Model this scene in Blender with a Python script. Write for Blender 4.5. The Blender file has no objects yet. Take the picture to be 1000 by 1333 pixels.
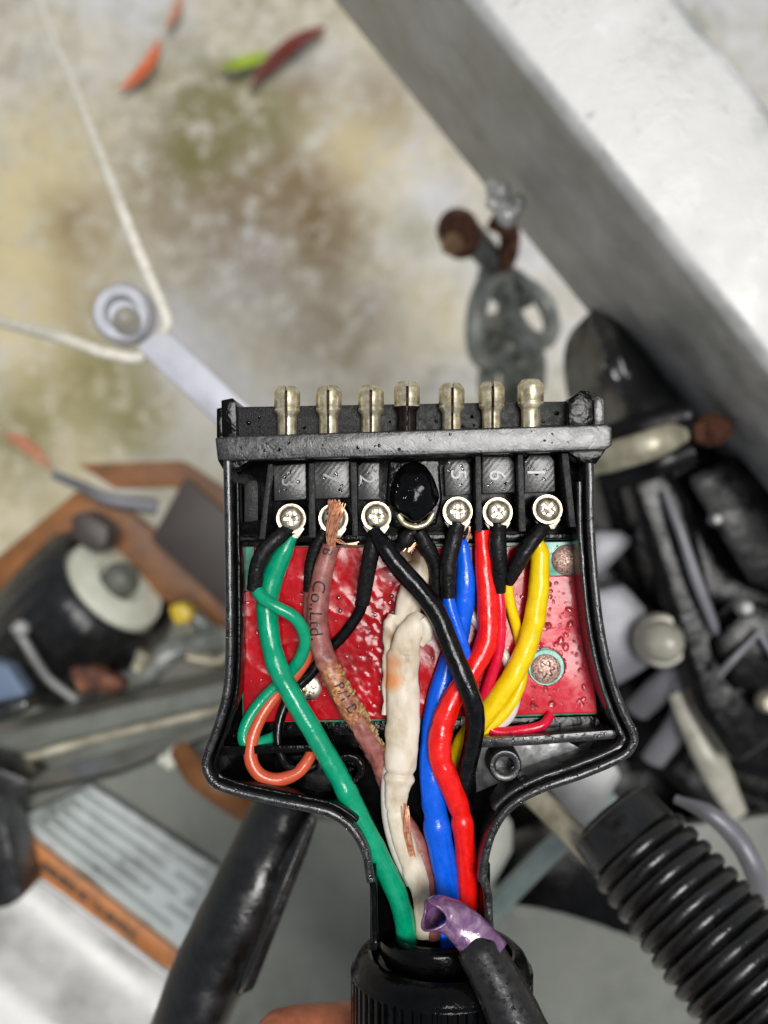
import bpy, bmesh, math, random
from mathutils import Vector, Matrix, noise
random.seed(7)
R = math.radians
sc = bpy.context.scene
COL = sc.collection
# ------------------------------------------------------------------ camera, sky, sun
CAMZ, D, F = 0.75, 0.16, 1333.0
U = D / F                                   # one photo pixel at the rim of the plug, in metres (0.12 mm)
cam = bpy.data.cameras.new('camera'); cam_o = bpy.data.objects.new('camera', cam); COL.objects.link(cam_o)
cam_o.location = (0, 0, CAMZ); cam_o.rotation_euler = (0, 0, 0)
cam.sensor_fit = 'HORIZONTAL'; cam.sensor_width = 20.0; cam.lens = 20.0 * F / 1000.0
cam.clip_start = 0.005; cam.clip_end = 200
cam.dof.use_dof = True; cam.dof.focus_distance = 0.163; cam.dof.aperture_fstop = cam.lens / 2.6
sc.camera = cam_o
SUN_TILT, SUN_AZ = R(11.5), R(24)             # tilt from the zenith, azimuth (from +X towards +Y)
sdir = Vector((math.sin(SUN_TILT) * math.cos(SUN_AZ), math.sin(SUN_TILT) * math.sin(SUN_AZ), math.cos(SUN_TILT)))
w = bpy.data.worlds.new('World'); sc.world = w; w.use_nodes = True
nt = w.node_tree; bg = nt.nodes['Background']
sky = nt.nodes.new('ShaderNodeTexSky'); sky.sky_type = 'NISHITA'; sky.sun_disc = False
sky.sun_elevation = math.pi / 2 - SUN_TILT; sky.sun_rotation = math.pi / 2 - SUN_AZ
sky.dust_density = 1.0; sky.air_density = 1.0; sky.ozone_density = 1.0
hs = nt.nodes.new('ShaderNodeHueSaturation'); hs.inputs['Saturation'].default_value = 0.35
nt.links.new(sky.outputs[0], hs.inputs['Color']); nt.links.new(hs.outputs[0], bg.inputs[0])
bg.inputs[1].default_value = 0.05
sl = bpy.data.lights.new('sun', 'SUN'); sl.energy = 1.7; sl.angle = R(24); sl.color = (1.0, 0.985, 0.96)
so = bpy.data.objects.new('sun', sl); COL.objects.link(so); so.location = (0.3, 0.3, 3)
so.rotation_euler = sdir.to_track_quat('Z', 'Y').to_euler()
sc.view_settings.view_transform = 'Standard'; sc.view_settings.look = 'None'
sc.view_settings.gamma = 1; sc.view_settings.use_curve_mapping = False
sc.view_settings.exposure = 0.8

# ------------------------------------------------------------------ placing
DZ = 0.0        # extra depth of the group being built
def B(px, py, z):
    """photo pixel + world height -> world point"""
    z = z - DZ
    d = (CAMZ - z) / F
    return Vector(((px - 500) * d, -(py - 666.5) * d, z))
RIM = CAMZ - D
def W(px, py, h=0.0):
    """photo pixel + height above the plug's rim (in U) -> world point"""
    return B(px, py, RIM + h * U)
def dp(z): return (CAMZ - z + DZ) / F

# ------------------------------------------------------------------ materials
def srgb(r, g, b, k=1.0):
    f = lambda c: ((c / 255.0) / 12.92 if c / 255.0 <= 0.04045 else ((c / 255.0 + 0.055) / 1.055) ** 2.4) * k
    return (f(r), f(g), f(b), 1)
class M:
    def __init__(s, name, rough=0.5, metal=0.0, **kw):
        s.m = bpy.data.materials.new(name); s.m.use_nodes = True; s.t = s.m.node_tree
        s.p = s.t.nodes['Principled BSDF']; s.p.inputs['Roughness'].default_value = rough; s.p.inputs['Metallic'].default_value = metal
        for k, v in kw.items(): s.p.inputs[k.replace('_', ' ')].default_value = v
        s.tc = s.t.nodes.new('ShaderNodeTexCoord'); s.bump = None
    def n(s, typ, **kw):
        nd = s.t.nodes.new(typ)
        for k, v in kw.items(): nd.inputs[k].default_value = v
        return nd
    def l(s, a, b): s.t.links.new(a, b)
    def noise(s, scale, detail=4, rough=0.6, dist=0.0, stretch=None):
        nd = s.n('ShaderNodeTexNoise', Scale=scale, Detail=detail, Roughness=rough, Distortion=dist)
        if stretch:
            mp = s.t.nodes.new('ShaderNodeMapping'); mp.inputs['Rotation'].default_value = (0, 0, stretch[0]); mp.inputs['Scale'].default_value = stretch[1]
            mp.vector_type = 'TEXTURE' if len(stretch) > 2 else 'POINT'
            s.l(s.tc.outputs['Object'], mp.inputs[0]); s.l(mp.outputs[0], nd.inputs['Vector'])
        else: s.l(s.tc.outputs['Object'], nd.inputs['Vector'])
        return nd.outputs['Fac']
    def ramp(s, fac, stops, interp='LINEAR'):
        r = s.t.nodes.new('ShaderNodeValToRGB'); r.color_ramp.interpolation = interp
        e = r.color_ramp.elements
        while len(e) > 1: e.remove(e[0])
        for i, (p, c) in enumerate(stops):
            if i == 0: e[0].position = p; e[0].color = c
            else:
                x = e.new(p); x.color = c
        s.l(fac, r.inputs[0]); return r.outputs[0]
    def mix(s, fac, a, b, mode='MIX'):
        x = s.t.nodes.new('ShaderNodeMix'); x.data_type = 'RGBA'; x.blend_type = mode
        for v, i in ((fac, 0), (a, 6), (b, 7)):
            if hasattr(v, 'links'): s.l(v, x.inputs[i])
            else: x.inputs[i].default_value = v
        return x.outputs[2]
    def col(s, v):
        if hasattr(v, 'links'): s.l(v, s.p.inputs['Base Color'])
        else: s.p.inputs['Base Color'].default_value = v
        return s
    def rgh(s, v): s.l(v, s.p.inputs['Roughness']); return s
    def bmp(s, fac, dist, strength=1.0):
        b = s.n('ShaderNodeBump', Distance=dist, Strength=strength); s.l(fac, b.inputs['Height'])
        if s.bump: s.l(s.bump, b.inputs['Normal'])
        s.bump = b.outputs[0]; s.l(s.bump, s.p.inputs['Normal']); return s
    def blob(s, centre, r0, r1):
        """1 inside r0, 0 outside r1 round a place on the object"""
        v = s.t.nodes.new('ShaderNodeVectorMath'); v.operation = 'DISTANCE'
        s.l(s.t.nodes.new('ShaderNodeNewGeometry').outputs['Position'], v.inputs[0]); v.inputs[1].default_value = centre
        mr = s.n('ShaderNodeMapRange'); mr.inputs[1].default_value = r0; mr.inputs[2].default_value = r1
        mr.inputs[3].default_value = 1; mr.inputs[4].default_value = 0; s.l(v.outputs['Value'], mr.inputs[0]); return mr.outputs[0]
G = lambda v: (v, v, v, 1)

def black_plastic(name, base=0.004, r0=0.10, r1=0.26, bump=0.00006, spec=0.3):
    m = M(name, Specular_IOR_Level=spec); n1 = m.noise(520, 4, .55); n2 = m.noise(3000, 3)
    m.col(m.ramp(n1, [(0.3, G(base * .7)), (0.7, G(base * 1.5))]))
    m.rgh(m.ramp(n1, [(0.38, G(r0)), (0.62, G(r1))]))
    m.bmp(n1, bump * 3, 0.6).bmp(n2, bump * .35, 0.6); return m.m
shell_m = black_plastic('wet_black_plastic', base=0.002, r0=.05, r1=.16, bump=0.00009, spec=0.17)
inner_m = black_plastic('black_plastic_inside', 0.002, 0.12, 0.25, 0.00003, 0.08)
m = M('rim_plastic', Specular_IOR_Level=0.4, Coat_Weight=0.2, Coat_Roughness=0.04)      # wet, partly matt mating faces; grey tone and pale flecks paint in wet reflections
n1 = m.noise(420, 6, 0.7, 0.6); n2 = m.noise(2600, 5)
sc1 = m.ramp(m.noise(1500, 6, .8), [(0.58, G(0)), (0.68, G(.8))])
m.col(m.mix(sc1, m.ramp(n1, [(0.35, G(0.006)), (0.65, G(0.03))]), G(.13))); m.rgh(m.ramp(n1, [(0.36, G(0.06)), (0.5, G(0.24)), (0.6, G(0.16))]))
m.bmp(n1, 0.00022, 0.5).bmp(n2, 0.00003, 0.8); rim_m = m.m
m = M('speckled_black', 0.3, Specular_IOR_Level=0.2); n1 = m.noise(5200, 3); n2 = m.noise(900, 3)
m.col(m.ramp(n1, [(0.4, G(0.005)), (0.66, G(0.028))])).bmp(n1, 0.00009, 0.8); m.rgh(m.ramp(n2, [(0.4, G(0.2)), (0.6, G(0.5))])); speck_m = m.m
m = M('tile_plastic', 0.28, Specular_IOR_Level=0.5)
mp = m.t.nodes.new('ShaderNodeMapping'); mp.inputs['Rotation'].default_value = (0, 0, R(38)); m.l(m.tc.outputs['Object'], mp.inputs[0])
wv = m.n('ShaderNodeTexWave', Scale=430.0, Distortion=2.5); m.l(mp.outputs[0], wv.inputs['Vector'])
m.col(G(0.022)).bmp(wv.outputs['Fac'], 0.00003, 0.3).bmp(m.noise(3000), 0.00005, 0.5); tile_m = m.m
m = M('rubber_sleeve', 0.22, Specular_IOR_Level=0.22); n1 = m.noise(1500, 4)
m.col(m.ramp(n1, [(0.35, G(0.004)), (0.7, G(0.012))])).bmp(n1, 0.00018, 0.7); m.rgh(m.ramp(m.noise(700), [(0.4, G(0.18)), (0.6, G(0.5))])); sleeve_m = m.m

def insul(name, c, k=1.0, rough=0.2, dirt=0.16, sss=0.05):
    m = M(name, rough, Specular_IOR_Level=0.5); base = srgb(*c, k)
    n1 = m.noise(380, 5, 0.65); n2 = m.noise(2500, 3)
    dk = tuple(x * (1 - dirt) for x in base[:3]) + (1,)
    lt = tuple(min(1, x * 1.12 + 0.01) for x in base[:3]) + (1,)
    c = m.ramp(n1, [(0.32, dk), (0.5, base), (0.72, lt)])
    grime = tuple(x * .35 + y for x, y in zip(base[:3], (.03, .022, .012))) + (1,)
    c = m.mix(m.ramp(m.noise(1300, 6, .75, .3), [(0.6, G(0)), (0.72, G(.55))]), c, grime)
    c = m.mix(m.ramp(m.noise(2100, 4, .7, .0), [(0.66, G(0)), (0.74, G(.4))]), c, (min(1, base[0] + .25), min(1, base[1] + .25), min(1, base[2] + .25), 1))
    m.col(c)
    m.rgh(m.ramp(m.noise(900, 4), [(0.35, G(0.08)), (0.6, G(rough + .1))]))
    m.bmp(n1, 0.0002, 0.5).bmp(n2, 0.00003, 0.6)
    return m.m
green_m = insul('green_insulation', (0, 150, 108)); blue_m = insul('blue_insulation', (0, 92, 222)); red_m = insul('red_insulation', (236, 22, 16))
crim_m = insul('crimson_insulation', (214, 14, 54)); yel_m = insul('yellow_insulation', (246, 208, 10)); ora_m = insul('orange_insulation', (204, 88, 56))
blk_m = insul('black_insulation', (6, 6, 7), 1, 0.2, 0.3); blk_m.node_tree.nodes['Principled BSDF'].inputs['Specular IOR Level'].default_value = 0.3; wht_m = insul('white_insulation', (214, 205, 196))
def brown():
    m = M('brown_insulation', 0.4); n1 = m.noise(500, 5); base = m.ramp(n1, [(0.3, srgb(118, 62, 56)), (0.6, srgb(160, 100, 92)), (0.8, srgb(178, 124, 112))])
    a = m.blob(W(452, 900, -35), 30 * U, 62 * U); b = m.noise(1600, 5)
    rust = m.ramp(b, [(0.35, srgb(120, 66, 40)), (0.55, srgb(190, 130, 84)), (0.75, srgb(214, 180, 120))])
    ms = m.n('ShaderNodeMath'); ms.operation = 'MULTIPLY'; m.l(a, ms.inputs[0]); m.l(m.ramp(n1, [(0.4, G(0.15)), (0.55, G(1))]), ms.inputs[1])
    m.col(m.mix(ms.outputs[0], base, rust)).bmp(n1, 0.0003, 0.5).bmp(b, 0.0001, 0.6); return m.m
brown_m = brown()
def cream():
    m = M('scorched_white_insulation', 0.42, Specular_IOR_Level=0.4)
    n1 = m.noise(170, 5, 0.55, 0.3, (0, (1.5, 0.8, 1))); n2 = m.noise(1800, 4)
    base = m.ramp(n1, [(0.28, srgb(150, 124, 98)), (0.4, srgb(198, 180, 154)), (0.58, srgb(222, 210, 190)), (0.8, srgb(230, 222, 208))])
    c1 = m.mix(m.blob(W(511, 885, -22), 9 * U, 20 * U), base, srgb(214, 140, 84))
    c1 = m.mix(m.blob(W(511, 862, -22), 4 * U, 18 * U), c1, srgb(208, 136, 84))
    c2 = m.mix(m.blob(W(530, 900, -22), 3 * U, 8 * U), c1, srgb(150, 96, 40))
    c3 = m.mix(m.blob(W(540, 720, -30), 12 * U, 34 * U), c2, srgb(92, 70, 50))
    c3 = m.mix(m.blob(W(512, 828, -30), 4 * U, 18 * U), c3, srgb(150, 118, 84))
    m.col(c3).bmp(n1, 0.0004, 0.4).bmp(n2, 0.00008, 0.6); return m.m
cream_m = cream()

m = M('copper', 0.35, 0.6); m.col(m.ramp(m.noise(1500), [(0.3, srgb(196, 108, 66)), (0.65, srgb(250, 196, 160))])); copper_m = m.m
def metal(name, c0, c1, rough=0.28, scale=1200, bump=0.00004, metal=1.0):
    m = M(name, rough, metal); n1 = m.noise(scale, 5); m.col(m.ramp(n1, [(0.35, srgb(*c0)), (0.62, srgb(*c1))])).bmp(n1, bump, 0.6)
    m.rgh(m.ramp(m.noise(scale * .6), [(0.35, G(rough * .7)), (0.65, G(min(1, rough * 1.5)))])); return m.m
pin_m = metal('nickel_brass', (170, 156, 122), (224, 214, 184), 0.36, 900, .00002, .8)
dirt_shade_m = metal('tarnish_and_slot_shade', (12, 9, 8), (50, 36, 28), 0.4, 2400, .00006, .7)  # tarnish on one pin neck; its near-black also paints the slot shade
screw_m = metal('nickel_steel', (176, 164, 142), (226, 218, 200), 0.32)
rustscrew_m = metal('rusty_screw', (128, 62, 36), (206, 188, 176), 0.45, 3000, 0.00012, 0.6)
solder_m = metal('solder', (170, 170, 160), (240, 240, 225), 0.25)
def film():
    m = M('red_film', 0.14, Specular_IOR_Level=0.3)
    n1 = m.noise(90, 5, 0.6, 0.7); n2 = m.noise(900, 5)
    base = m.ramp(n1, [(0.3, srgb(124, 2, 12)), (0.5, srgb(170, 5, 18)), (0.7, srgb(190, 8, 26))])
    # paler red on the right paints in the sky's reflection on the film
    sky_sheen = m.blob(W(775, 850, -58), 75 * U, 150 * U)
    c = m.mix(sky_sheen, base, srgb(206, 44, 60))
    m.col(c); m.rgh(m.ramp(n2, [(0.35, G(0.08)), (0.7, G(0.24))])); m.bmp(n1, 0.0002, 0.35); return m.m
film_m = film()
m = M('green_board', 0.3); m.col(m.ramp(m.noise(700), [(0.35, srgb(0, 92, 66)), (0.65, srgb(44, 150, 118))])); board_m = m.m
m = M('pale_green_board', 0.3); m.col(m.ramp(m.noise(700), [(0.35, srgb(90, 168, 148)), (0.65, srgb(150, 206, 190))])); boardlt_m = m.m
m = M('water', 0.0, Transmission_Weight=1.0, IOR=1.33, Specular_IOR_Level=0.6); m.col(G(1)); water_m = m.m
m = M('purple_jacket', 0.2, Specular_IOR_Level=0.8, Transmission_Weight=0.25); m.col(m.ramp(m.noise(300, 4, .6, .8), [(0.3, srgb(80, 46, 88)), (0.5, srgb(136, 96, 140)), (0.68, srgb(190, 160, 180))])).bmp(m.noise(260), 0.0006, 0.5); purple_m = m.m  # grey-pink tones paint in highlights, dark purple the shaded inside
m = M('printed_ink', 0.5); m.col(srgb(38, 20, 22)); ink_m = m.m
m = M('pale_ink', 0.5); m.col(srgb(120, 160, 226)); paleink_m = m.m

# background materials
def concrete():
    m = M('stained_concrete', 0.55, Specular_IOR_Level=0.4)
    big = m.noise(4.2, 5, 0.6, 0.8); mid = m.noise(10, 8, 0.7, 0.6); fine = m.noise(110, 6, 0.72)
    c0 = m.ramp(fine, [(0.34, srgb(138, 132, 112)), (0.66, srgb(188, 183, 170))])
    c0 = m.mix(m.ramp(m.noise(6, 5, 0.6), [(0.46, G(0)), (0.62, G(0.75))]), c0, srgb(186, 189, 198))
    sp_ = m.mix(m.ramp(m.noise(70, 8, 0.8), [(0.42, G(0.1)), (0.58, G(1))]), c0, srgb(92, 74, 40))
    c1 = m.mix(m.ramp(mid, [(0.55, G(0)), (0.7, G(0.5))]), c0, sp_)
    so_ = m.mix(m.ramp(m.noise(52, 8, 0.8), [(0.42, G(0.05)), (0.58, G(1))]), c1, srgb(88, 82, 32))
    c2 = m.mix(m.ramp(big, [(0.53, G(0)), (0.66, G(0.6))]), c1, so_)
    c3 = m.mix(m.ramp(m.noise(3.6, 5, 0.6, 0.5), [(0.45, G(0)), (0.66, G(0.5))]), c2, srgb(190, 176, 132))
    brk = m.ramp(m.noise(48, 9, 0.78, 0.4), [(0.40, G(0.0)), (0.52, G(1))])
    def patch(c, cx, cy, r, colr, k):
        x = m.n('ShaderNodeMath'); x.operation = 'MULTIPLY'; m.l(m.blob(B(cx, cy, 0), r * .15 * dp(0), r * dp(0)), x.inputs[0]); m.l(brk, x.inputs[1])
        y = m.n('ShaderNodeMath'); y.operation = 'MULTIPLY'; m.l(x.outputs[0], y.inputs[0]); y.inputs[1].default_value = k
        return m.mix(y.outputs[0], c, colr)
    br_, ol_, ye_ = srgb(106, 84, 44), srgb(98, 94, 40), srgb(186, 170, 122)
    for q in ((20, 300, 210, ye_, .8), (60, 500, 170, ye_, .8), (470, 190, 130, ye_, .8), (270, 130, 120, ol_, .95), (320, 270, 190, br_, .85), (410, 290, 90, br_, 1), (100, 290, 70, br_, .8), (130, 490, 120, ol_, .8), (20, 560, 110, ol_, .8), (450, 420, 110, br_, .7), (210, 230, 90, br_, .6), (500, 120, 80, br_, .6), (250, 200, 70, ol_, .9), (340, 160, 80, ol_, .8), (380, 230, 60, br_, .9), (540, 300, 50, ol_, .5), (560, 420, 80, ye_, .6), (120, 380, 90, br_, .4), (180, 560, 80, ol_, .7), (60, 180, 90, ye_, .5), (400, 110, 60, br_, .6), (900, 30, 60, ol_, .6)):
        c3 = patch(c3, *q)
    m.col(c3); m.rgh(m.ramp(mid, [(0.35, G(0.3)), (0.6, G(0.65))])); m.bmp(fine, 0.002, 0.4); return m.m
concrete_m = concrete()
def galv(name, c0, c1, rough=0.42, mt=0.35, sc_=40, scr=True):
    m = M(name, rough, mt); n1 = m.noise(sc_, 6, 0.65); n2 = m.noise(sc_ * 3.2, 6, 0.7, 0.5)
    c = m.ramp(n1, [(0.3, srgb(*c0)), (0.7, srgb(*c1))])
    if scr: c = m.mix(m.ramp(n2, [(0.63, G(0)), (0.7, G(0.6))]), c, srgb(120, 117, 108))
    m.col(c); m.rgh(m.ramp(n1, [(0.35, G(rough * .75)), (0.65, G(rough * 1.3))])); m.bmp(n2, 0.0006, 0.4); return m.m
galv_m = galv('galvanised_steel', (150, 150, 146), (208, 207, 204), .5, .28)
galvd_m = galv('dull_galvanised_steel', (96, 98, 92), (136, 138, 130), 0.5, 0.2)
zinc_m = galv('zinc_hardware', (130, 130, 130), (180, 180, 176), 0.5, 0.3, 80, False)
zincw_m = galv('yellowed_zinc', (120, 112, 90), (212, 206, 184), 0.42, 0.4, 80, False)
palez_m = galv('pale_zinc', (130, 127, 114), (190, 186, 172), .4, .2, 60, False)
grey_m = galv('grey_painted_steel', (84, 87, 79), (114, 117, 108), 0.45, 0.1)
lil_m = galv('lilac_grey_steel', (92, 92, 97), (130, 130, 136), 0.4, 0.2, 30, False)
chain_m = galv('dull_zinc_chain', (90, 95, 90), (172, 175, 168), 0.4, 0.4, 90)
m = M('rust', 0.75); m.col(m.ramp(m.noise(130, 6, .7), [(0.35, srgb(48, 28, 22)), (0.5, srgb(100, 56, 36)), (0.68, srgb(150, 108, 78))])).bmp(m.noise(300), 0.001, .6); rust_m = m.m
m = M('orange_brown_paint', 0.5); m.col(m.ramp(m.noise(60, 5), [(0.3, srgb(92, 56, 24)), (0.6, srgb(140, 88, 38)), (0.8, srgb(160, 108, 60))])); orange_m = m.m
m = M('dark_brown_paint', 0.5); m.col(m.ramp(m.noise(50), [(0.3, srgb(50, 43, 40)), (0.7, srgb(68, 58, 52))])); dkbrown_m = m.m
def blackbg(name, v=0.003, r=0.2):
    m = M(name, r, Specular_IOR_Level=0.2); n1 = m.noise(160, 5); m.col(m.ramp(n1, [(0.3, G(v * .7)), (0.7, G(v * 1.7))])); m.rgh(m.ramp(n1, [(0.35, G(r * .6)), (0.65, G(min(1, r * 1.6)))])); m.bmp(n1, 0.001, .4); return m.m
bblk_m = blackbg('black_cast_steel'); brub_m = blackbg('black_rubber', 0.006, 0.26); brub_m.node_tree.nodes['Principled BSDF'].inputs['Specular IOR Level'].default_value = 0.5; bmat_m = blackbg('black_sheet_plastic', 0.003, 0.3)
m = M('cream_plastic', 0.35); m.col(m.ramp(m.noise(60), [(0.3, srgb(196, 196, 178)), (0.7, srgb(226, 228, 212))])); creamp_m = m.m
m = M('white_cord', 0.7); m.col(m.ramp(m.noise(200), [(0.3, srgb(196, 190, 172)), (0.7, srgb(232, 228, 214))])); cord_m = m.m
def leafm(name, a, b):
    m = M(name, 0.5); m.col(m.ramp(m.noise(90, 5), [(0.3, srgb(*a)), (0.7, srgb(*b))])); return m.m
leafo_m = leafm('orange_leaf', (176, 78, 40), (214, 118, 72)); leafr_m = leafm('dark_red_leaf', (84, 32, 24), (122, 50, 36)); leafg_m = leafm('lime_leaf', (120, 140, 34), (166, 190, 44)); leafp_m = leafm('pink_leaf', (170, 110, 84), (186, 130, 100))
m = M('skin', 0.45, Subsurface_Weight=0.15, Subsurface_Scale=0.002); m.p.inputs['Subsurface Radius'].default_value = (1, .35, .2)
m.col(m.ramp(m.noise(300, 5), [(0.3, srgb(150, 82, 54)), (0.7, srgb(190, 112, 78))])).bmp(m.noise(1400), 0.0002, .5); skin_m = m.m
m = M('yellow_plastic', .4); m.col(srgb(212, 180, 40)); ypl_m = m.m
m = M('denim_blue', .6); m.col(srgb(88, 104, 128)); denim_m = m.m

# ------------------------------------------------------------------ mesh helpers
def tag(o, label=None, cat=None, group=None, kind=None):
    if label: o['label'] = label
    if cat: o['category'] = cat
    if group: o['group'] = group
    if kind: o['kind'] = kind
    return o
def thing(name, loc, label, cat, group=None):
    o = bpy.data.objects.new(name, None); COL.objects.link(o); o.location = loc; o.empty_display_size = 0.01
    return tag(o, label, cat, group)
def origin_of(p):
    v = Vector((0, 0, 0))
    while p: v += p.location; p = p.parent
    return v
def link(name, me, mat, parent=None, loc=(0, 0, 0)):
    o = bpy.data.objects.new(name, me); COL.objects.link(o); o.location = loc
    if parent: o.parent = parent
    if mat and not me.materials: me.materials.append(mat)
    return o
def mesh(name, V, Fc, mat, parent=None, smooth=True, base=None):
    """verts in world coordinates; the object sits at its own base point"""
    if base is None:
        n = len(V); base = Vector((sum(v[0] for v in V) / n, sum(v[1] for v in V) / n, min(v[2] for v in V)))
    base = Vector((0, 0, 0)) if parent else Vector(base)
    off = origin_of(parent) + base
    me = bpy.data.meshes.new(name); me.from_pydata([tuple(Vector(v) - off) for v in V], [], Fc); me.validate()
    bm = bmesh.new(); bm.from_mesh(me); bmesh.ops.recalc_face_normals(bm, faces=bm.faces)
    if smooth:
        for f in bm.faces: f.smooth = True
    bm.to_mesh(me); bm.free()
    if smooth: me.set_sharp_from_angle(angle=R(42))
    return link(name, me, mat, parent, base)
# materials with world-placed marks need world-like object coords: give those meshes base (0,0,0)

def catmull(P, sub=6):
    P = [Vector(p) for p in P]; out = []
    n = len(P)
    for i in range(n - 1):
        p0 = P[i - 1] if i else P[0] * 2 - P[1]; p1, p2 = P[i], P[i + 1]; p3 = P[i + 2] if i + 2 < n else P[-1] * 2 - P[-2]
        for k in range(sub):
            t = k / sub; t2, t3 = t * t, t * t * t
            out.append(0.5 * ((2 * p1) + (p2 - p0) * t + (2 * p0 - 5 * p1 + 4 * p2 - p3) * t2 + (3 * p1 - p0 - 3 * p2 + p3) * t3))
    out.append(P[-1]); return out
def frames(pts, up=Vector((0, 0, 1))):
    fr = []
    for i, p in enumerate(pts):
        t = (pts[min(i + 1, len(pts) - 1)] - pts[max(i - 1, 0)])
        t = t.normalized() if t.length > 1e-12 else Vector((0, 1, 0))
        b = t.cross(up)
        if b.length < 1e-3: b = t.cross(Vector((0, 1, 0)))
        b.normalize(); n = b.cross(t).normalized(); fr.append((t, b, n))
    return fr
def tube_geo(pts, rad, seg=16, flat=1.0, jit=0.0, jf=400, cap=True, round_ends=False, fn=None):
    fr = frames(pts); V, Fc = [], []
    if callable(flat) is False: fl = lambda i: flat
    else: fl = flat
    N = len(pts)
    for i, p in enumerate(pts):
        t, b, n = fr[i]
        for k in range(seg):
            a = 2 * math.pi * k / seg; r = rad[i]
            d = b * math.cos(a) + n * math.sin(a) * fl(i)
            if fn: r *= fn(i, a)
            q = p + d * r
            if jit: q = q + d * (noise.noise(q * jf) * jit + noise.noise(q * jf * 3) * jit * .4)
            V.append(q)
    for i in range(N - 1):
        for k in range(seg):
            k2 = (k + 1) % seg; Fc.append((i * seg + k, i * seg + k2, (i + 1) * seg + k2, (i + 1) * seg + k))
    if cap:
        Fc.append(tuple(range(seg))); Fc.append(tuple((N - 1) * seg + k for k in range(seg)))
    return V, Fc
def interp(vals, sub):
    out = []
    for i in range(len(vals) - 1):
        for k in range(sub):
            t = k / sub; t = t * t * (3 - 2 * t) if True else t
            out.append(vals[i] * (1 - t) + vals[i + 1] * t)
    out.append(vals[-1]); return out
def wtube(name, P, r, mat, parent=None, seg=18, sub=8, flat=1.0, jit=0.0, jf=400, base=None, world=True, fn=None):
    """tube through (px, py, h) in the plug's frame; radius in photo pixels"""
    pts = catmull([W(*p) for p in P], sub)
    rr = interp([r] * len(P) if not isinstance(r, (list, tuple)) else list(r), sub)
    rr = [x * (CAMZ - q.z) / F for x, q in zip(rr, pts)]
    V, Fc = tube_geo(pts, rr, seg, flat, jit, jf, fn=fn)
    o = mesh(name, V, Fc, mat, parent, base=base); return o, pts, rr
def btube(name, P, r, mat, parent=None, seg=14, sub=6, flat=1.0, jit=0.0, jf=60, fn=None):
    pts = catmull([B(*p) for p in P], sub)
    rr = interp([r] * len(P) if not isinstance(r, (list, tuple)) else list(r), sub)
    rr = [x * (CAMZ - q.z) / F for x, q in zip(rr, pts)]
    V, Fc = tube_geo(pts, rr, seg, flat, jit, jf, fn=fn); return mesh(name, V, Fc, mat, parent)
def prism(name, poly, ztop, zbot, mat, parent=None, bev=0.0, px=B, seg=2, tops=None, smooth=True):
    """outline given in photo pixels at its top height; real thickness downwards. tops: optional height per corner"""
    zbot = zbot - DZ
    T = [B(x, y, ztop if tops is None else tops[i]) for i, (x, y) in enumerate(poly)]
    Bt = [Vector((t.x, t.y, zbot)) for t in T]; n = len(T)
    V = T + Bt; Fc = [tuple(range(n)), tuple(range(2 * n - 1, n - 1, -1))] + [(i, (i + 1) % n, n + (i + 1) % n, n + i) for i in range(n)]
    off = origin_of(parent); base = Vector((0, 0, 0))
    if not parent: base = Vector((sum(v.x for v in T) / n, sum(v.y for v in T) / n, zbot))
    bm = bmesh.new(); vs = [bm.verts.new(v - off - base) for v in V]
    for f in Fc: bm.faces.new([vs[i] for i in f])
    bmesh.ops.recalc_face_normals(bm, faces=bm.faces)
    if bev: bmesh.ops.bevel(bm, geom=list(bm.edges), offset=bev, segments=seg, affect='EDGES', profile=0.6, clamp_overlap=True)
    bmesh.ops.triangulate(bm, faces=[f for f in bm.faces if len(f.verts) > 4])
    for f in bm.faces: f.smooth = smooth
    me = bpy.data.meshes.new(name); bm.to_mesh(me); bm.free(); me.set_sharp_from_angle(angle=R(35)); return link(name, me, mat, parent, base)
def rz(h): return RIM + h * U
def wprism(name, poly, h1, h0, mat, parent=None, bev=1.0, seg=2, tops=None):
    return prism(name, poly, rz(h1), rz(h0), mat, parent, bev * U, seg=seg, tops=None if tops is None else [rz(t) for t in tops])
def lathe(name, c, axis, prof, mat, parent=None, seg=40, fn=None, base=None, cap=True):
    """prof: (distance along axis, radius) in metres from point c"""
    axis = Vector(axis).normalized(); a = Vector((0, 0, 1)) if abs(axis.z) < .9 else Vector((1, 0, 0))
    b = axis.cross(a).normalized(); n = b.cross(axis).normalized(); V, Fc = [], []
    for i, (s, r) in enumerate(prof):
        for k in range(seg):
            t = 2 * math.pi * k / seg; rr = r * (fn(i, t) if fn else 1)
            V.append(Vector(c) + axis * s + (b * math.cos(t) + n * math.sin(t)) * rr)
    for i in range(len(prof) - 1):
        for k in range(seg):
            k2 = (k + 1) % seg; Fc.append((i * seg + k, i * seg + k2, (i + 1) * seg + k2, (i + 1) * seg + k))
    if cap: Fc.append(tuple(range(seg))); Fc.append(tuple((len(prof) - 1) * seg + k for k in range(seg)))
    return mesh(name, V, Fc, mat, parent, base=base)
def ellipsoid(name, c, r, mat, parent=None, seg=24, rings=14, jit=0, jf=100, rot=0):
    V, Fc = [], []; c = Vector(c)
    for i in range(rings + 1):
        ph = math.pi * i / rings
        for k in range(seg):
            t = 2 * math.pi * k / seg; d = Vector((math.sin(ph) * math.cos(t) * r[0], math.sin(ph) * math.sin(t) * r[1], math.cos(ph) * r[2]))
            if jit: d *= 1 + jit * noise.noise((c + d) * jf)
            V.append(c + Matrix.Rotation(rot, 3, 'Z') @ d)
    for i in range(rings):
        for k in range(seg):
            k2 = (k + 1) % seg; Fc.append((i * seg + k, i * seg + k2, (i + 1) * seg + k2, (i + 1) * seg + k))
    return mesh(name, V, Fc, mat, parent)
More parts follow.
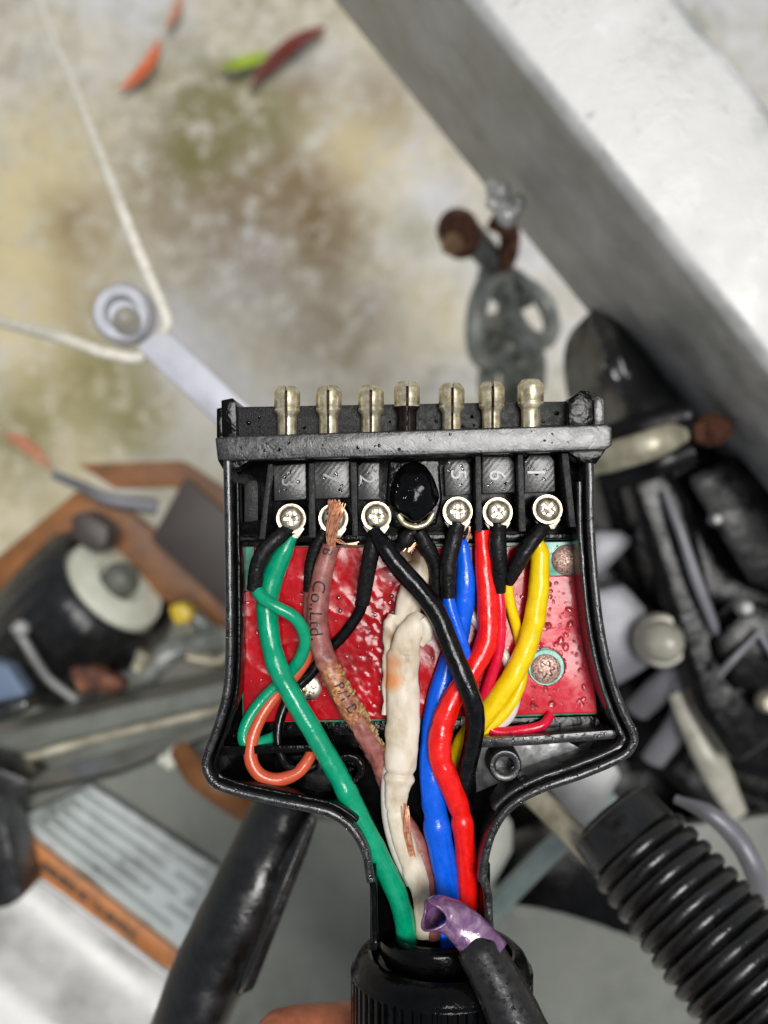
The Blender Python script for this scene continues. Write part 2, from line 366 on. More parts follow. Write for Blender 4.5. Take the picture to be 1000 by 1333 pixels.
def text_mesh(txt, size, extrude=0.0):
    cu = bpy.data.curves.new('t', 'FONT'); cu.body = txt; cu.size = size; cu.extrude = extrude; cu.align_x = 'LEFT'; cu.resolution_u = 3
    o = bpy.data.objects.new('t', cu); COL.objects.link(o); dg = bpy.context.evaluated_depsgraph_get()
    me = bpy.data.meshes.new_from_object(o.evaluated_get(dg)); bpy.data.objects.remove(o); bpy.data.curves.remove(cu); return me
def wrap_text(txt, pts, rr, s0, size, mat, parent, ang=0.0, name='print', flat=1.0):
    """lettering printed on the round surface of a wire, reading along it"""
    me = text_mesh(txt, size); bm = bmesh.new(); bm.from_mesh(me)
    bmesh.ops.triangulate(bm, faces=bm.faces); bmesh.ops.subdivide_edges(bm, edges=bm.edges, cuts=2, use_grid_fill=True); bmesh.ops.triangulate(bm, faces=bm.faces)
    fr = frames(pts); L = [0]
    for i in range(1, len(pts)): L.append(L[-1] + (pts[i] - pts[i - 1]).length)
    off = origin_of(parent)
    for v in bm.verts:
        s = s0 + v.co.x; i = 0
        while i < len(L) - 2 and L[i + 1] < s: i += 1
        t = (s - L[i]) / (L[i + 1] - L[i]); p = pts[i].lerp(pts[i + 1], t); r = rr[i] * (1 - t) + rr[i + 1] * t
        T, b, n = fr[i]; T2, b2, n2 = fr[i + 1]; b = b.lerp(b2, t); n = n.lerp(n2, t)
        a = ang + (v.co.y - size * .35) / r
        v.co = p + (-b * math.sin(a) + n * math.cos(a) * flat) * (r * 1.0 + 0.00009) - off
    bm.to_mesh(me); bm.free(); return link(name, me, mat, parent)

# ================================================================== SETTING
gv, gf = [], []
NG = 60
for j in range(NG + 1):
    for i in range(NG + 1):
        x = (i / NG - .5) * 3.2; y = (j / NG - .5) * 3.2
        gv.append((x, y, noise.noise(Vector((x * 3, y * 3, 0))) * .004 - .004))
for j in range(NG):
    for i in range(NG): gf.append((j * (NG + 1) + i, j * (NG + 1) + i + 1, (j + 1) * (NG + 1) + i + 1, (j + 1) * (NG + 1) + i))
far = []
K = [(-60, -60), (60, -60), (60, 60), (-60, 60)]
q = len(gv); E = [(-1.6, -1.6), (1.6, -1.6), (1.6, 1.6), (-1.6, 1.6)]
for x, y in E: gv.append((x, y, -.004))
for x, y in K: gv.append((x, y, -.004))
for i in range(4): gf.append((q + i, q + (i + 1) % 4, q + 4 + (i + 1) % 4, q + 4 + i))
o = mesh('ground', gv, gf, concrete_m, base=(0, 0, 0)); tag(o, 'stained wet concrete ground, mottled brown, olive and pale grey', kind='structure')

def leaf(name, P, wd, mat, label):
    pts = catmull([B(x, y, .006 + .006 * math.sin(i * 1.3) ** 2) for i, (x, y) in enumerate(P)], 6); n = len(pts); V, Fc = [], []
    fr = frames(pts); s = dp(0)
    for i, p in enumerate(pts):
        t = i / (n - 1); wv_ = max(.02, math.sin(math.pi * min(1, t * 1.02 + .03)) ** .7) * wd * s
        for k, (a, hh) in enumerate(((-1, .7), (-.5, .2), (0, -.1), (.5, .25), (1, .8))):
            V.append(p + fr[i][1] * a * wv_ + Vector((0, 0, hh * wv_)))
    for k in range(5):
        pass
    for i in range(n - 1):
        for k in range(4): Fc.append((i * 5 + k, i * 5 + k + 1, (i + 1) * 5 + k + 1, (i + 1) * 5 + k))
    o = mesh(name, V, Fc, mat); md = o.modifiers.new('thick', 'SOLIDIFY'); md.thickness = .0008
    return tag(o, label, 'leaf', 'fallen leaves on the concrete')
leaf('leaf', [(208, 52), (196, 82), (176, 104), (150, 120)], 7.5, leafo_m, 'small bright orange curled leaf on the concrete near the top left')
leaf('leaf', [(424, 36), (392, 52), (364, 74), (344, 92), (326, 114)], 9, leafr_m, 'long dark reddish brown leaf on the concrete beside a lime green one')
leaf('leaf', [(286, 88), (312, 84), (338, 76), (352, 70)], 7, leafg_m, 'small lime green leaf touching the dark red leaf')
leaf('leaf', [(5, 565), (30, 576), (50, 592), (66, 612)], 7, leafp_m, 'pale pinkish orange leaf on the concrete by the rusty brown bracket')
leaf('leaf', [(236, -6), (228, 18), (215, 40)], 4, leafp_m, 'small faded brown leaf at the top edge above the orange leaf')

# ------------------------------------------------------------------ galvanised box beam, upper right
ZB = .487
dirv = (B(1000, 480, ZB) - B(610, 0, ZB)).normalized(); nrm = Vector((dirv.y, -dirv.x, 0)); nrm = nrm if nrm.x > 0 else -nrm
P0 = B(610, 0, ZB); L0, L1 = -.12, .32; rc = .0045
tb = thing('box_beam', P0, 'pale galvanised steel box beam crossing the upper right corner', 'beam')
prof = []
Wd, Hd = .044, .10
for cx, cz, a0 in ((rc, -rc, 180), (Wd - rc, -rc, 90), (Wd - rc, -Hd + rc, 0), (rc, -Hd + rc, -90)):
    for k in range(7):
        a = R(a0 - 90 * k / 6); prof.append((cx + rc * math.cos(a), cz + rc * math.sin(a)))
V, Fc = [], []; NS = 40; npf = len(prof)
for i in range(NS + 1):
    s = L0 + (L1 - L0) * i / NS
    for (a, b) in prof: V.append(P0 + dirv * s + nrm * (a) + Vector((0, 0, b)))
for i in range(NS):
    for k in range(npf): Fc.append((i * npf + k, i * npf + (k + 1) % npf, (i + 1) * npf + (k + 1) % npf, (i + 1) * npf + k))
mesh('steel_tube', V, Fc, galv_m, tb)
# weld lumps where the lug meets the beam
V = []
lump = None
for i, (x, y, r) in enumerate(((652, 258, 17), (662, 276, 15), (642, 244, 11), (672, 262, 11), (640, 266, 9))):
    ellipsoid('weld_bead', B(x, y, .43), (r * dp(.43),) * 3, galv_m, tb, 20, 14, .6, 260)

DZ = .07
# ------------------------------------------------------------------ shackle bolt + chain, left of beam
ch = thing('safety_chain', B(650, 380, .36), 'dull galvanised chain hanging from a rusty bolt below the box beam', 'chain')
def link_mesh(P, r, name, mat=chain_m):   # closed loop through points
    pts = catmull([B(*p) for p in P + [P[0]]], 6)[:-1]; n = len(pts); seg = 12; V, Fc = [], []
    for i, p in enumerate(pts):
        t = (pts[(i + 1) % n] - pts[i - 1]).normalized(); b = t.cross(Vector((.1, .1, 1))).normalized(); nn = b.cross(t)
        for k in range(seg):
            a = 2 * math.pi * k / seg; V.append(p + (b * math.cos(a) + nn * math.sin(a)) * r * dp(p.z))
    for i in range(n):
        for k in range(seg):
            j = (i + 1) % n; k2 = (k + 1) % seg; Fc.append((i * seg + k, i * seg + k2, j * seg + k2, j * seg + k))
    return mesh(name, V, Fc, mat, ch)
def oval(cx, cy, a, b, ang, z, tilt=0.0):
    P = []
    for k in range(10):
        t = 2 * math.pi * k / 10; u, v = a * math.cos(t), b * math.sin(t)
        P.append((cx + u * math.cos(ang) - v * math.sin(ang), cy + u * math.sin(ang) + v * math.cos(ang), z + tilt * math.sin(t)))
    return P
for a_ in ((634, 415, 62, 22, R(97), .385, .012, 14), (662, 372, 34, 16, R(30), .37, .0, 13), (668, 455, 46, 22, R(52), .372, -.014, 14), (704, 408, 44, 24, R(62), .35, .014, 13), (652, 505, 40, 20, R(82), .352, .012, 14), (690, 490, 44, 20, R(100), .345, -.01, 13), (668, 560, 46, 22, R(88), .34, .012, 13)):
    link_mesh(oval(655 + (a_[0] - 655) * .75, a_[1], a_[2] * .9, a_[3] * .9, *a_[4:7]), a_[7] - 2.5, 'link')
bt = thing('shackle_bolt', B(600, 310, .40), 'rusty round bolt head with a steel shackle arm beside the box beam', 'bolt')
lathe('bolt_head', B(603, 312, .39), (-.3, .15, 1), [(0, 27 * dp(.39)), (.012, 27 * dp(.39)), (.016, 22 * dp(.39)), (.018, 2 * dp(.39))], rust_m, bt, 24)
ellipsoid('thread_tip', B(588, 318, .415), (13 * dp(.4),) * 3, leafm('pale_rust', (120, 84, 54), (176, 140, 100)), bt, 14, 10, .3, 200)
btube('shackle_arm', [(600, 290, .39), (625, 320, .39), (645, 350, .385), (650, 380, .38)], [15, 18, 16, 13], chain_m, bt, jit=.001)
btube('shackle_arm', [(640, 285, .40), (662, 300, .40), (660, 335, .39), (640, 350, .385)], [15, 14, 13, 12], rust_m, bt, jit=.001)

DZ = 0
# ------------------------------------------------------------------ grey arm with ring end and cord, left
ar = thing('ring_arm', B(165, 410, .45), 'flat light grey steel arm with a round ring end, running under the plug', 'arm')
zA = .45; pale_m = galv('pale_grey_steel', (158, 158, 164), (196, 196, 204), .4, .15, 30, False)
prism('flat_bar', [(176, 452), (212, 424), (345, 548), (420, 640), (360, 660), (290, 560)], zA, zA - .005, pale_m, ar, .0012)
lathe('ring', B(165, 412, zA - .006), (0, 0, 1), [(0, 16 * dp(zA)), (0, 40 * dp(zA)), (.005, 40 * dp(zA)), (.0075, 34 * dp(zA)), (.0075, 22 * dp(zA)), (.004, 18 * dp(zA)), (.004, 1 * dp(zA))], pale_m, ar, 40)
ellipsoid('rivet', B(168, 420, zA), (19 * dp(zA), 19 * dp(zA), .009), palez_m, ar, 18, 10)
cd = thing('cord', B(200, 420, .44), 'thin white cord hooked round the ring end of the grey steel arm', 'cord')
btube('cord_strand', [(40, -40, .12), (62, 30, .22), (98, 116, .34), (150, 250, .43), (192, 355, .448), (216, 410, .45), (216, 428, .45), (205, 436, .447)], [5, 5, 6, 8, 8, 8, 7, 6], cord_m, cd)
btube('cord_strand', [(-40, 408, .36), (20, 424, .41), (80, 440, .44), (140, 460, .447), (178, 466, .447), (190, 456, .445)], [6, 7, 7.5, 8, 7.5, 7], cord_m, cd)

DZ = .06
# ------------------------------------------------------------------ left: rusty brown bracket, dark plate, wheel
br = thing('bracket', B(200, 700, .34), 'orange brown rusty angle bracket above the black jockey wheel', 'bracket')
prism('bracket_arm', [(100, 604), (238, 600), (300, 640), (330, 690), (330, 800), (290, 790), (268, 650), (225, 634), (150, 636)], .37, .362, orange_m, br, .001)
prism('bracket_arm', [(98, 640), (140, 645), (300, 775), (320, 830), (240, 800), (160, 745), (90, 700), (30, 770), (-10, 785), (-10, 730)], .365, .35, orange_m, br, .001)
btube('web_rod', [(70, 618, .372), (110, 635, .374), (140, 650, .374), (205, 660, .372)], [6, 7, 9, 10], lil_m, br)
dpb = prism('plate', [(240, 622), (300, 672), (330, 720), (330, 800), (290, 790), (196, 702)], .385, .377, dkbrown_m, None, .001)
tag(dpb, 'dark brown rectangular steel plate lying over the orange brown bracket', 'plate')
wh = thing('jockey_wheel', B(110, 800, .35), 'black ribbed rubber jockey wheel with a cream plastic hub face', 'wheel')
ax = Vector((.70, .62, .42)).normalized(); s = dp(.37) * .98; c = B(122, 790, .37)
V = []
lathe('tyre', c - ax * .030, ax, [(-.012, 60 * s), (-.010, 86 * s), (0, 99 * s), (.020, 102 * s), (.040, 99 * s), (.047, 92 * s), (.049, 80 * s), (.044, 75 * s), (-.010, 70 * s)], brub_m, wh, 72, fn=lambda i, t: 1 + (.035 if math.sin(t * 26) > 0 and 1 < i < 5 else 0))
lathe('hub', c - ax * .03, ax, [(.0, 20 * s), (.0, 74 * s), (.042, 74 * s), (.048, 68 * s), (.050, 34 * s), (.046, 26 * s), (.046, 1 * s)], creamp_m, wh, 40)
lathe('axle_cap', c + ax * .014, ax, [(0, 24 * s), (.008, 24 * s), (.012, 16 * s), (.012, 1 * s)], grey_m, wh, 24)
btube('wheel_stay', [(18, 815, .40), (30, 832, .40), (60, 880, .40), (100, 912, .40)], 6, zinc_m, wh); ellipsoid('stay_bolt', B(28, 818, .405), (11 * dp(.4),) * 3, zinc_m, wh, 14, 10)
hk = thing('latch', B(210, 860, .38), 'dull zinc latch linkage with small rods right of the jockey wheel', 'latch')
for P, r in (([(150, 890, .39), (190, 880, .40), (222, 850, .40), (290, 830, .39)], [14, 16, 15, 12]), ([(130, 885, .38), (200, 905, .39), (300, 890, .38)], [12, 14, 13]), ([(190, 850, .405), (178, 872, .405)], [11, 10]),
             ([(240, 790, .39), (262, 812, .39), (285, 850, .38), (300, 900, .38)], [12, 12, 10, 12]), ([(185, 880, .38), (200, 930, .37), (185, 960, .36)], [16, 14, 12]), ([(245, 855, .40), (280, 862, .40), (300, 850, .40)], [9, 9, 8])):
    btube('rod', P, r, chain_m if r[0] > 11 else zincw_m, hk, jit=.0012)
tag(prism('cap', [(218, 790), (236, 784), (250, 796), (246, 812), (226, 814)], .405, .392, ypl_m, None, .002), 'small yellow plastic cap between the brown plate and the zinc latch', 'cap')
tag(prism('block', [(88, 672), (112, 664), (142, 686), (140, 712), (122, 722), (94, 704)], .40, .38, dkbrown_m, None, .003), 'dark brown block on the bracket just above the jockey wheel', 'block')
tag(prism('reflector', [(88, 870), (120, 868), (165, 890), (155, 904), (100, 902)], .41, .40, rust_m, None, .002), 'small rust red strip under the jockey wheel hub', 'strip')

DZ = .02
# ------------------------------------------------------------------ lower left: rails, plate, label, drawbar
tag(prism('steel_rail', [(-80, 975), (300, 885), (420, 930), (420, 1000), (290, 940), (-80, 1045)], .405, .36, grey_m, None, .002), 'grey green steel cross rail below the jockey wheel', 'rail')
tag(btube('steel_rod', [(-60, 1018, .41), (100, 968, .41), (300, 920, .41), (340, 905, .41)], 6, zincw_m), 'pale slim rod lying along the edge of the grey cross rail', 'rod')
tag(prism('steel_plate', [(-60, 1080), (10, 1040), (150, 1010), (300, 950), (430, 1010), (330, 1400), (240, 1400), (230, 1260), (20, 1110)], .40, .39, grey_m, None, .001), 'large grey flat steel gusset plate between the cross rail and the black handle', 'plate')
tag(ellipsoid('paint_blob', B(224, 986, .412), (10 * dp(.41), 17 * dp(.41), .004), creamp_m, None, 16, 10, .4, 120, R(-25)), 'glossy white blob of paint or sealant on the grey plate', 'blob')
tag(ellipsoid('paint_blob', B(213, 988, .412), (7 * dp(.41), 7 * dp(.41), .004), creamp_m, None, 16, 10, .4, 120), 'smaller round white paint blob left of the glossy long one', 'blob')
tag(btube('hose', [(235, 978, .42), (262, 1012, .43), (300, 1040, .43), (330, 1060, .42)], [14, 18, 18, 16], orange_m), 'short orange curved hose under the lower left edge of the plug', 'hose')
# label: printed lines, orange warning strip
lb = thing('warning_label', B(140, 1140, .403), 'weathered pale label with grey printed lines and an orange strip', 'label')
Q = [(18, 1068), (118, 1022), (285, 1130), (236, 1240)]
m = M('label_print', 0.45); n1 = m.noise(60, 3, .5); m.col(m.ramp(n1, [(0.38, srgb(100, 106, 102)), (0.5, srgb(144, 151, 148)), (0.6, srgb(172, 180, 178))])); lab_m = m.m
prism('label_sheet', Q, .406, .4025, lab_m, lb, .0003)
def bil(u, v, z):
    a = Vector((18 + (236 - 18) * u, 1068 + (1240 - 1068) * u)); b = Vector((118 + (285 - 118) * u, 1022 + (1130 - 1022) * u)); p = a.lerp(b, v); return (p.x, p.y)
m = M('label_line', .5); m.col(srgb(132, 138, 135)); ll_m = m.m; m = M('label_white', .4); m.col(srgb(178, 184, 181)); lw_m = m.m
random.seed(3)
for k, v in enumerate((.08, .16, .25, .33, .42, .5, .59, .68, .76, .85, .93)):
    u0 = .02 + random.random() * .08
    while u0 < .95:
        u1 = min(.97, u0 + .3 + random.random() * .6)
        prism('printed_line', [bil(u0, v - .022, 0), bil(u1, v - .022, 0), bil(u1, v + .022, 0), bil(u0, v + .022, 0)], .4066, .4060, ll_m if k % 2 else lw_m, lb)
        u0 = u1 + .03 + random.random() * .1
orl = M('orange_label', .45); nz = orl.noise(150, 4); orl.col(orl.ramp(nz, [(0.3, srgb(130, 82, 42)), (0.6, srgb(178, 110, 48))])); orl_m = orl.m
prism('orange_strip', [(0, 1078), (18, 1074), (236, 1244), (230, 1266), (212, 1258), (0, 1104)], .409, .403, orl_m, lb, .0003)
for k in range(16):   # worn, unreadable characters
    t = .22 + k * .035 + random.random() * .01; x = 8 + 218 * t; y = 1090 + 168 * t; a = 3 + random.random() * 4
    prism('worn_character', [(x - a, y - a * .2), (x, y - a), (x + a * .8, y + a * .3), (x, y + a)], .4096, .409, dkbrown_m, lb)
btube('label_edge', [(-10, 1118, .408), (60, 1150, .408), (140, 1210, .408), (225, 1275, .408)], 5, galv_m, lb)
# rounded drawbar with bright top
dw = thing('drawbar', B(80, 1260, .30), 'rounded galvanised drawbar with a bright top at the lower left corner', 'drawbar')
P0 = B(40, 1105, .40); P1 = B(250, 1275, .40); d2 = (P1 - P0).normalized(); n2 = Vector((-d2.y, d2.x, 0)); n2 = n2 if n2.y < 0 else -n2
V, Fc = [], []; pr = [(0.0, -.004), (.006, -.012), (.014, -.016), (.026, -.014), (.034, -.005), (.040, .002), (.048, .006), (.10, .008), (.16, .006), (.18, -.01), (.18, -.08), (0, -.08)]
NP = len(pr)
for i in range(31):
    s_ = -.10 + .2 * i / 30 * 1.1
    for a, b in pr: V.append(P0 + d2 * s_ + n2 * a + Vector((0, 0, b)))
for i in range(30):
    for k in range(NP): Fc.append((i * NP + k, i * NP + (k + 1) % NP, (i + 1) * NP + (k + 1) % NP, (i + 1) * NP + k))
mesh('bar', V, Fc, galv_m, dw)
tag(prism('rubber_flap', [(-60, 985), (0, 1000), (42, 1018), (14, 1035), (8, 1080), (30, 1170), (10, 1182), (-60, 1200)], .43, .41, brub_m, None, .002), 'black rubber flap at the left edge beside the warning label', 'flap')
tag(prism('denim_strip', [(-40, 855), (10, 866), (34, 900), (30, 915), (-40, 925)], .42, .41, denim_m, None, .003), 'faded blue strap end at the left edge under the jockey wheel', 'strap')
tag(prism('rubber_block', [(-40, 922), (30, 908), (38, 920), (20, 936), (-40, 950)], .425, .41, brub_m, None, .003), 'small black rubber block below the faded blue strap', 'block')

DZ = 0
# ------------------------------------------------------------------ black handle, lower middle
hd = thing('winding_lever', B(320, 1180, .49), 'black tubular handle with a flat fin, slanting under the plug', 'handle')
btube('grip', [(390, 1010, .515), (362, 1075, .52), (325, 1160, .525), (285, 1245, .525), (250, 1330, .525), (215, 1420, .52)], [40, 43, 46, 48, 48, 48], brub_m, hd, 28, 8, .8, .0006, 70, fn=lambda i, a: 1 + .05 * math.cos(3 * a + .6))
prism('fin', [(404, 1060), (414, 1068), (400, 1110), (330, 1290), (308, 1300), (300, 1280), (372, 1110)], .53, .52, brub_m, hd, .0012)
btube('seam', [(402, 1072, .532), (366, 1160, .536), (322, 1268, .536), (312, 1290, .53)], 4, brub_m, hd)

# ------------------------------------------------------------------ bottom plate + rods to the right of the nut
tag(prism('base_plate', [(360, 1060), (700, 1100), (1010, 1060), (1120, 1420), (240, 1420), (300, 1200)], .386, .378, grey_m, None, .001), 'wide grey steel base plate under the nut and bellows', 'plate')
tag(btube('steel_rod', [(610, 1215, .43), (665, 1160, .44), (740, 1085, .45), (800, 1035, .45)], [14, 15, 15, 15], galv('pale_rod', (104, 120, 118), (146, 160, 156), .4, .2)), 'pale blue grey steel rod slanting up behind the plug neck', 'rod')
tag(btube('shaft', [(640, 985, .50), (700, 1040, .51), (760, 1100, .52), (830, 1170, .525)], [15, 16, 17, 17], zincw_m), 'polished steel shaft entering the ribbed rubber bellows', 'shaft')
tag(prism('cream_plate', [(640, 1040), (668, 1072), (668, 1110), (640, 1160), (600, 1160), (600, 1050)], .43, .425, creamp_m, None, .002), 'cream coloured disc edge behind the right side of the neck', 'plate')
tag(prism('zinc_plate', [(712, 1020), (800, 992), (812, 1010), (780, 1066), (752, 1078)], .47, .46, galv_m, None, .002), 'bright galvanised plate between plug corner and the bellows collar', 'plate')
tag(prism('black_housing', [(640, 1120), (720, 1085), (790, 1110), (850, 1190), (880, 1250), (800, 1215), (720, 1190), (650, 1180)], .42, .40, bblk_m, None, .004), 'black cast housing in the gap between the neck and the bellows', 'housing')

# ------------------------------------------------------------------ ribbed bellows
bl = thing('bellows', B(900, 1200, .50), 'black ribbed rubber bellows with smooth collar at lower right', 'bellows')
zc = .53; A = B(795, 1064, .522); E_ = B(1085, 1405, .552); axb = (E_ - A).normalized(); Lb = (E_ - A).length; s = dp(zc)
pf = [(-2 * s, 30 * s), (0, 60 * s), (3 * s, 64 * s), (46 * s, 67 * s), (50 * s, 63 * s)]
pos = 50 * s; k = 0
while pos < Lb + .03:
    g = 73 + k * 1.4; g = min(g, 100); st = 22 * s
    for u_, dg in ((.0, -8), (.06, -4), (.14, -1.2), (.28, .5), (.45, 1), (.62, .3), (.76, -1.5), (.84, -4.5), (.9, -8)): pf.append((pos + u_ * st, (g + dg) * s))
    pos += st; k += 1
lathe('boot', A, axb, pf, brub_m, bl, 64)
lathe('collar_ring', A - axb * 6 * s, axb, [(0, 22 * s), (0, 48 * s), (6 * s, 52 * s), (10 * s, 40 * s)], bblk_m, bl, 40)
tag(btube('steel_hoop', [(880, 1040, .515), (925, 1060, .52), (962, 1095, .52), (985, 1140, .52), (996, 1190, .51)], [6, 12, 14, 14, 9], lil_m), 'curved light grey steel strip hugging the upper side of the bellows', 'strip')

DZ = .055
# ------------------------------------------------------------------ coupling, right
cp = thing('coupling', B(900, 750, .42), 'black cast tow coupling with a lever handle on the right', 'coupling')
prism('body', [(770, 590), (900, 560), (1010, 600), (1100, 760), (1100, 1050), (960, 1010), (900, 900), (850, 800), (800, 700)], .46, .42, bblk_m, cp, .005, seg=3)
prism('lever', [(812, 600), (866, 590), (900, 650), (935, 800), (985, 880), (1020, 960), (960, 1000), (912, 930), (880, 830), (840, 700)], .485, .46, bblk_m, cp, .004, seg=3)
btube('lever_highlight', [(866, 640, .487), (885, 690, .49), (905, 750, .49), (926, 806, .488), (932, 824, .486)], [6, 7, 8, 7, 5], lil_m, cp)  # light grey strip stands in for the highlight along the black lever
prism('cross_arm', [(925, 836), (985, 780), (1060, 810), (1060, 880), (960, 905)], .49, .47, bblk_m, cp, .004)
btube('cross_arm_edge', [(935, 880, .492), (955, 858, .494), (985, 826, .493)], [5, 5, 4], lil_m, cp); btube('cross_arm_edge', [(985, 820, .493), (1005, 850, .493), (1040, 900, .493)], [4, 5, 5], lil_m, cp)
prism('side_block', [(890, 620), (965, 590), (1080, 700), (1080, 800), (975, 760)], .478, .45, bmat_m, cp, .004)
for x, y, r in ((966, 790, 11), (928, 676, 8), (996, 912, 14)):
    lathe('pivot', B(x, y, .49), (0, 0, 1), [(0, r * dp(.49)), (.003, r * dp(.49)), (.005, r * .6 * dp(.49)), (.005, .0001)], zinc_m if r < 13 else zincw_m, cp, 20)
tag(prism('cast_frame', [(770, 640), (830, 690), (850, 780), (880, 900), (900, 1000), (1100, 1080), (1100, 1150), (980, 1120), (860, 1010), (820, 1000), (760, 880)], .43, .40, bblk_m, None, .004), 'black cast frame behind the right wall of the plug', 'frame')
cl = thing('clamp_band', B(850, 575, .50), 'metal clamp band with a bright highlight round the black coupling neck', 'clamp')
btube('band', [(770, 604, .49), (800, 594, .50), (850, 578, .507), (888, 562, .50)], [16, 20, 20, 16], zincw_m, cl, 18, 6, .6)
btube('band_sleeve', [(780, 572, .495), (840, 556, .50), (896, 540, .50)], [16, 20, 20], bmat_m, cl, 18, 6, .7)
btube('band_sleeve', [(790, 625, .49), (850, 606, .50), (900, 588, .50)], [16, 18, 18], bblk_m, cl, 18, 6, .7)
lathe('rusty_nut', B(917, 562, .49), (.5, .1, 1), [(0, 21 * dp(.49)), (.006, 21 * dp(.49)), (.009, 14 * dp(.49)), (.009, .0001)], rust_m, cl, 6)
# black bag / cover
cv = thing('plastic_cover', B(830, 470, .47), 'crumpled shiny black plastic cover standing up beside the box beam', 'cover')
pts = [(782, 392), (800, 400), (820, 420), (850, 455), (885, 500), (920, 545), (930, 600), (800, 620), (770, 590), (758, 520), (750, 460), (758, 420)]
c0 = Vector((830, 520)); V, Fc = [], []; rings = 9; npt = 60
pc = catmull([Vector((x, y, 0)) for x, y in pts + [pts[0]]], 5)[:-1]; npt = len(pc)
for j in range(rings + 1):
    t = j / rings
    for p in pc:
        q = c0.lerp(Vector((p.x, p.y)), 1 - t * .98) ; z = .455 + .035 * math.sin(t * math.pi / 2) + .012 * noise.noise(Vector((q.x / 38, q.y / 60, 2))) * min(1, t * 3)
        V.append(B(q.x, q.y, z))
for p in pc: q = B(p.x, p.y, .455); V.append(Vector((q.x, q.y, .43 - DZ)))
for j in range(rings):
    for k in range(npt): Fc.append((j * npt + k, j * npt + (k + 1) % npt, (j + 1) * npt + (k + 1) % npt, (j + 1) * npt + k))
bs = (rings + 1) * npt
for k in range(npt): Fc.append((k, (k + 1) % npt, bs + (k + 1) % npt, bs + k))
Fc.append(tuple(rings * npt + k for k in range(npt))); Fc.append(tuple(bs + k for k in range(npt)))
m = M('shiny_black_plastic', 0.22, Specular_IOR_Level=.6); m.col(G(.012)).bmp(m.noise(70, 4, .5, .6), .004, .6); mesh('film_skin', V, Fc, m.m, cv)
# big zinc bolt and lilac plates
tag(prism('steel_lug', [(770, 690), (808, 690), (830, 702), (790, 745), (765, 760)], .47, .455, lil_m, None, .003), 'small light grey steel lug just right of the plug near the upper board screw', 'lug')
tag(prism('steel_lug', [(760, 770), (815, 758), (842, 790), (858, 830), (850, 870), (800, 900), (760, 890)], .475, .455, lil_m, None, .004), 'larger light grey steel lug carrying the big zinc bolt', 'lug')
zb = thing('bolt', B(856, 832, .475), 'large domed zinc bolt head right of the plug', 'bolt')
z_ = .492; lathe('washer', B(856, 832, .478), (.1, 0, 1), [(0, 36 * dp(z_)), (.005, 36 * dp(z_)), (.006, 33 * dp(z_)), (.006, .0001)], palez_m, zb, 36)
lathe('dome', B(858, 834, .484), (.1, 0, 1), [(0, 28 * dp(z_)), (.005, 27 * dp(z_)), (.009, 20 * dp(z_)), (.011, 8 * dp(z_)), (.0112, .0001)], palez_m, zb, 36)
tag(btube('curved_strut', [(830, 925, .455), (862, 895, .465), (885, 880, .47), (890, 930, .465), (850, 990, .455)], [17, 20, 19, 18, 16], lil_m, None, 18, 6, .6), 'curved light grey steel arm below the big zinc bolt', 'arm')
tag(btube('tube_end', [(880, 900, .47), (905, 950, .47), (930, 1000, .47), (960, 1060, .465)], [12, 18, 20, 14], palez_m, None, 18, 6, .6), 'cream tinted metal tube end below the coupling lever', 'tube')
tag(btube('hose', [(820, 1000, .44), (880, 990, .45), (905, 960, .45), (1000, 925, .45)], 7, bblk_m), 'thin dark hose curving below the big zinc bolt', 'hose')
tag(prism('backing_sheet', [(640, 900), (790, 1000), (1110, 880), (1110, 1250), (900, 1200), (640, 1130)], .395, .388, bmat_m, None, .001), 'black sheet under the coupling and bellows', 'sheet')
tag(prism('blue_grey_sheet', [(930, 560), (1010, 600), (1110, 720), (1110, 600), (1010, 500)], .44, .43, blackbg('slate_plastic', .03, .5), None, .001), 'dark slate coloured sheet at the right edge below the beam', 'sheet')

DZ = 0
# ================================================================== THE PLUG
plug = thing('trailer_plug', W(540, 800, -95), 'open black seven pin flat trailer plug, half shell held face up', 'plug')
LO = [(290, 598), (292, 720), (293, 830), (290, 895), (279, 940), (263, 985), (262, 1003), (274, 1024), (300, 1036), (345, 1047), (395, 1057), (430, 1066), (455, 1085), (470, 1112), (475, 1138), (477, 1150)]
RO = [(774, 603), (776, 700), (785, 800), (798, 868), (815, 920), (831, 955), (829, 974), (812, 992), (762, 1014), (705, 1034), (668, 1056), (647, 1086), (637, 1120), (634, 1150)]
def smooth2(P, sub=5): return [Vector((v.x, v.y)) for v in catmull([Vector((x, y, 0)) for x, y in P], sub)]
def offset(P, d):
    out = []
    for i, p in enumerate(P):
        t = P[min(i + 1, len(P) - 1)] - P[max(i - 1, 0)]; t.normalize(); out.append(p + Vector((-t.y, t.x)) * d)
    return out
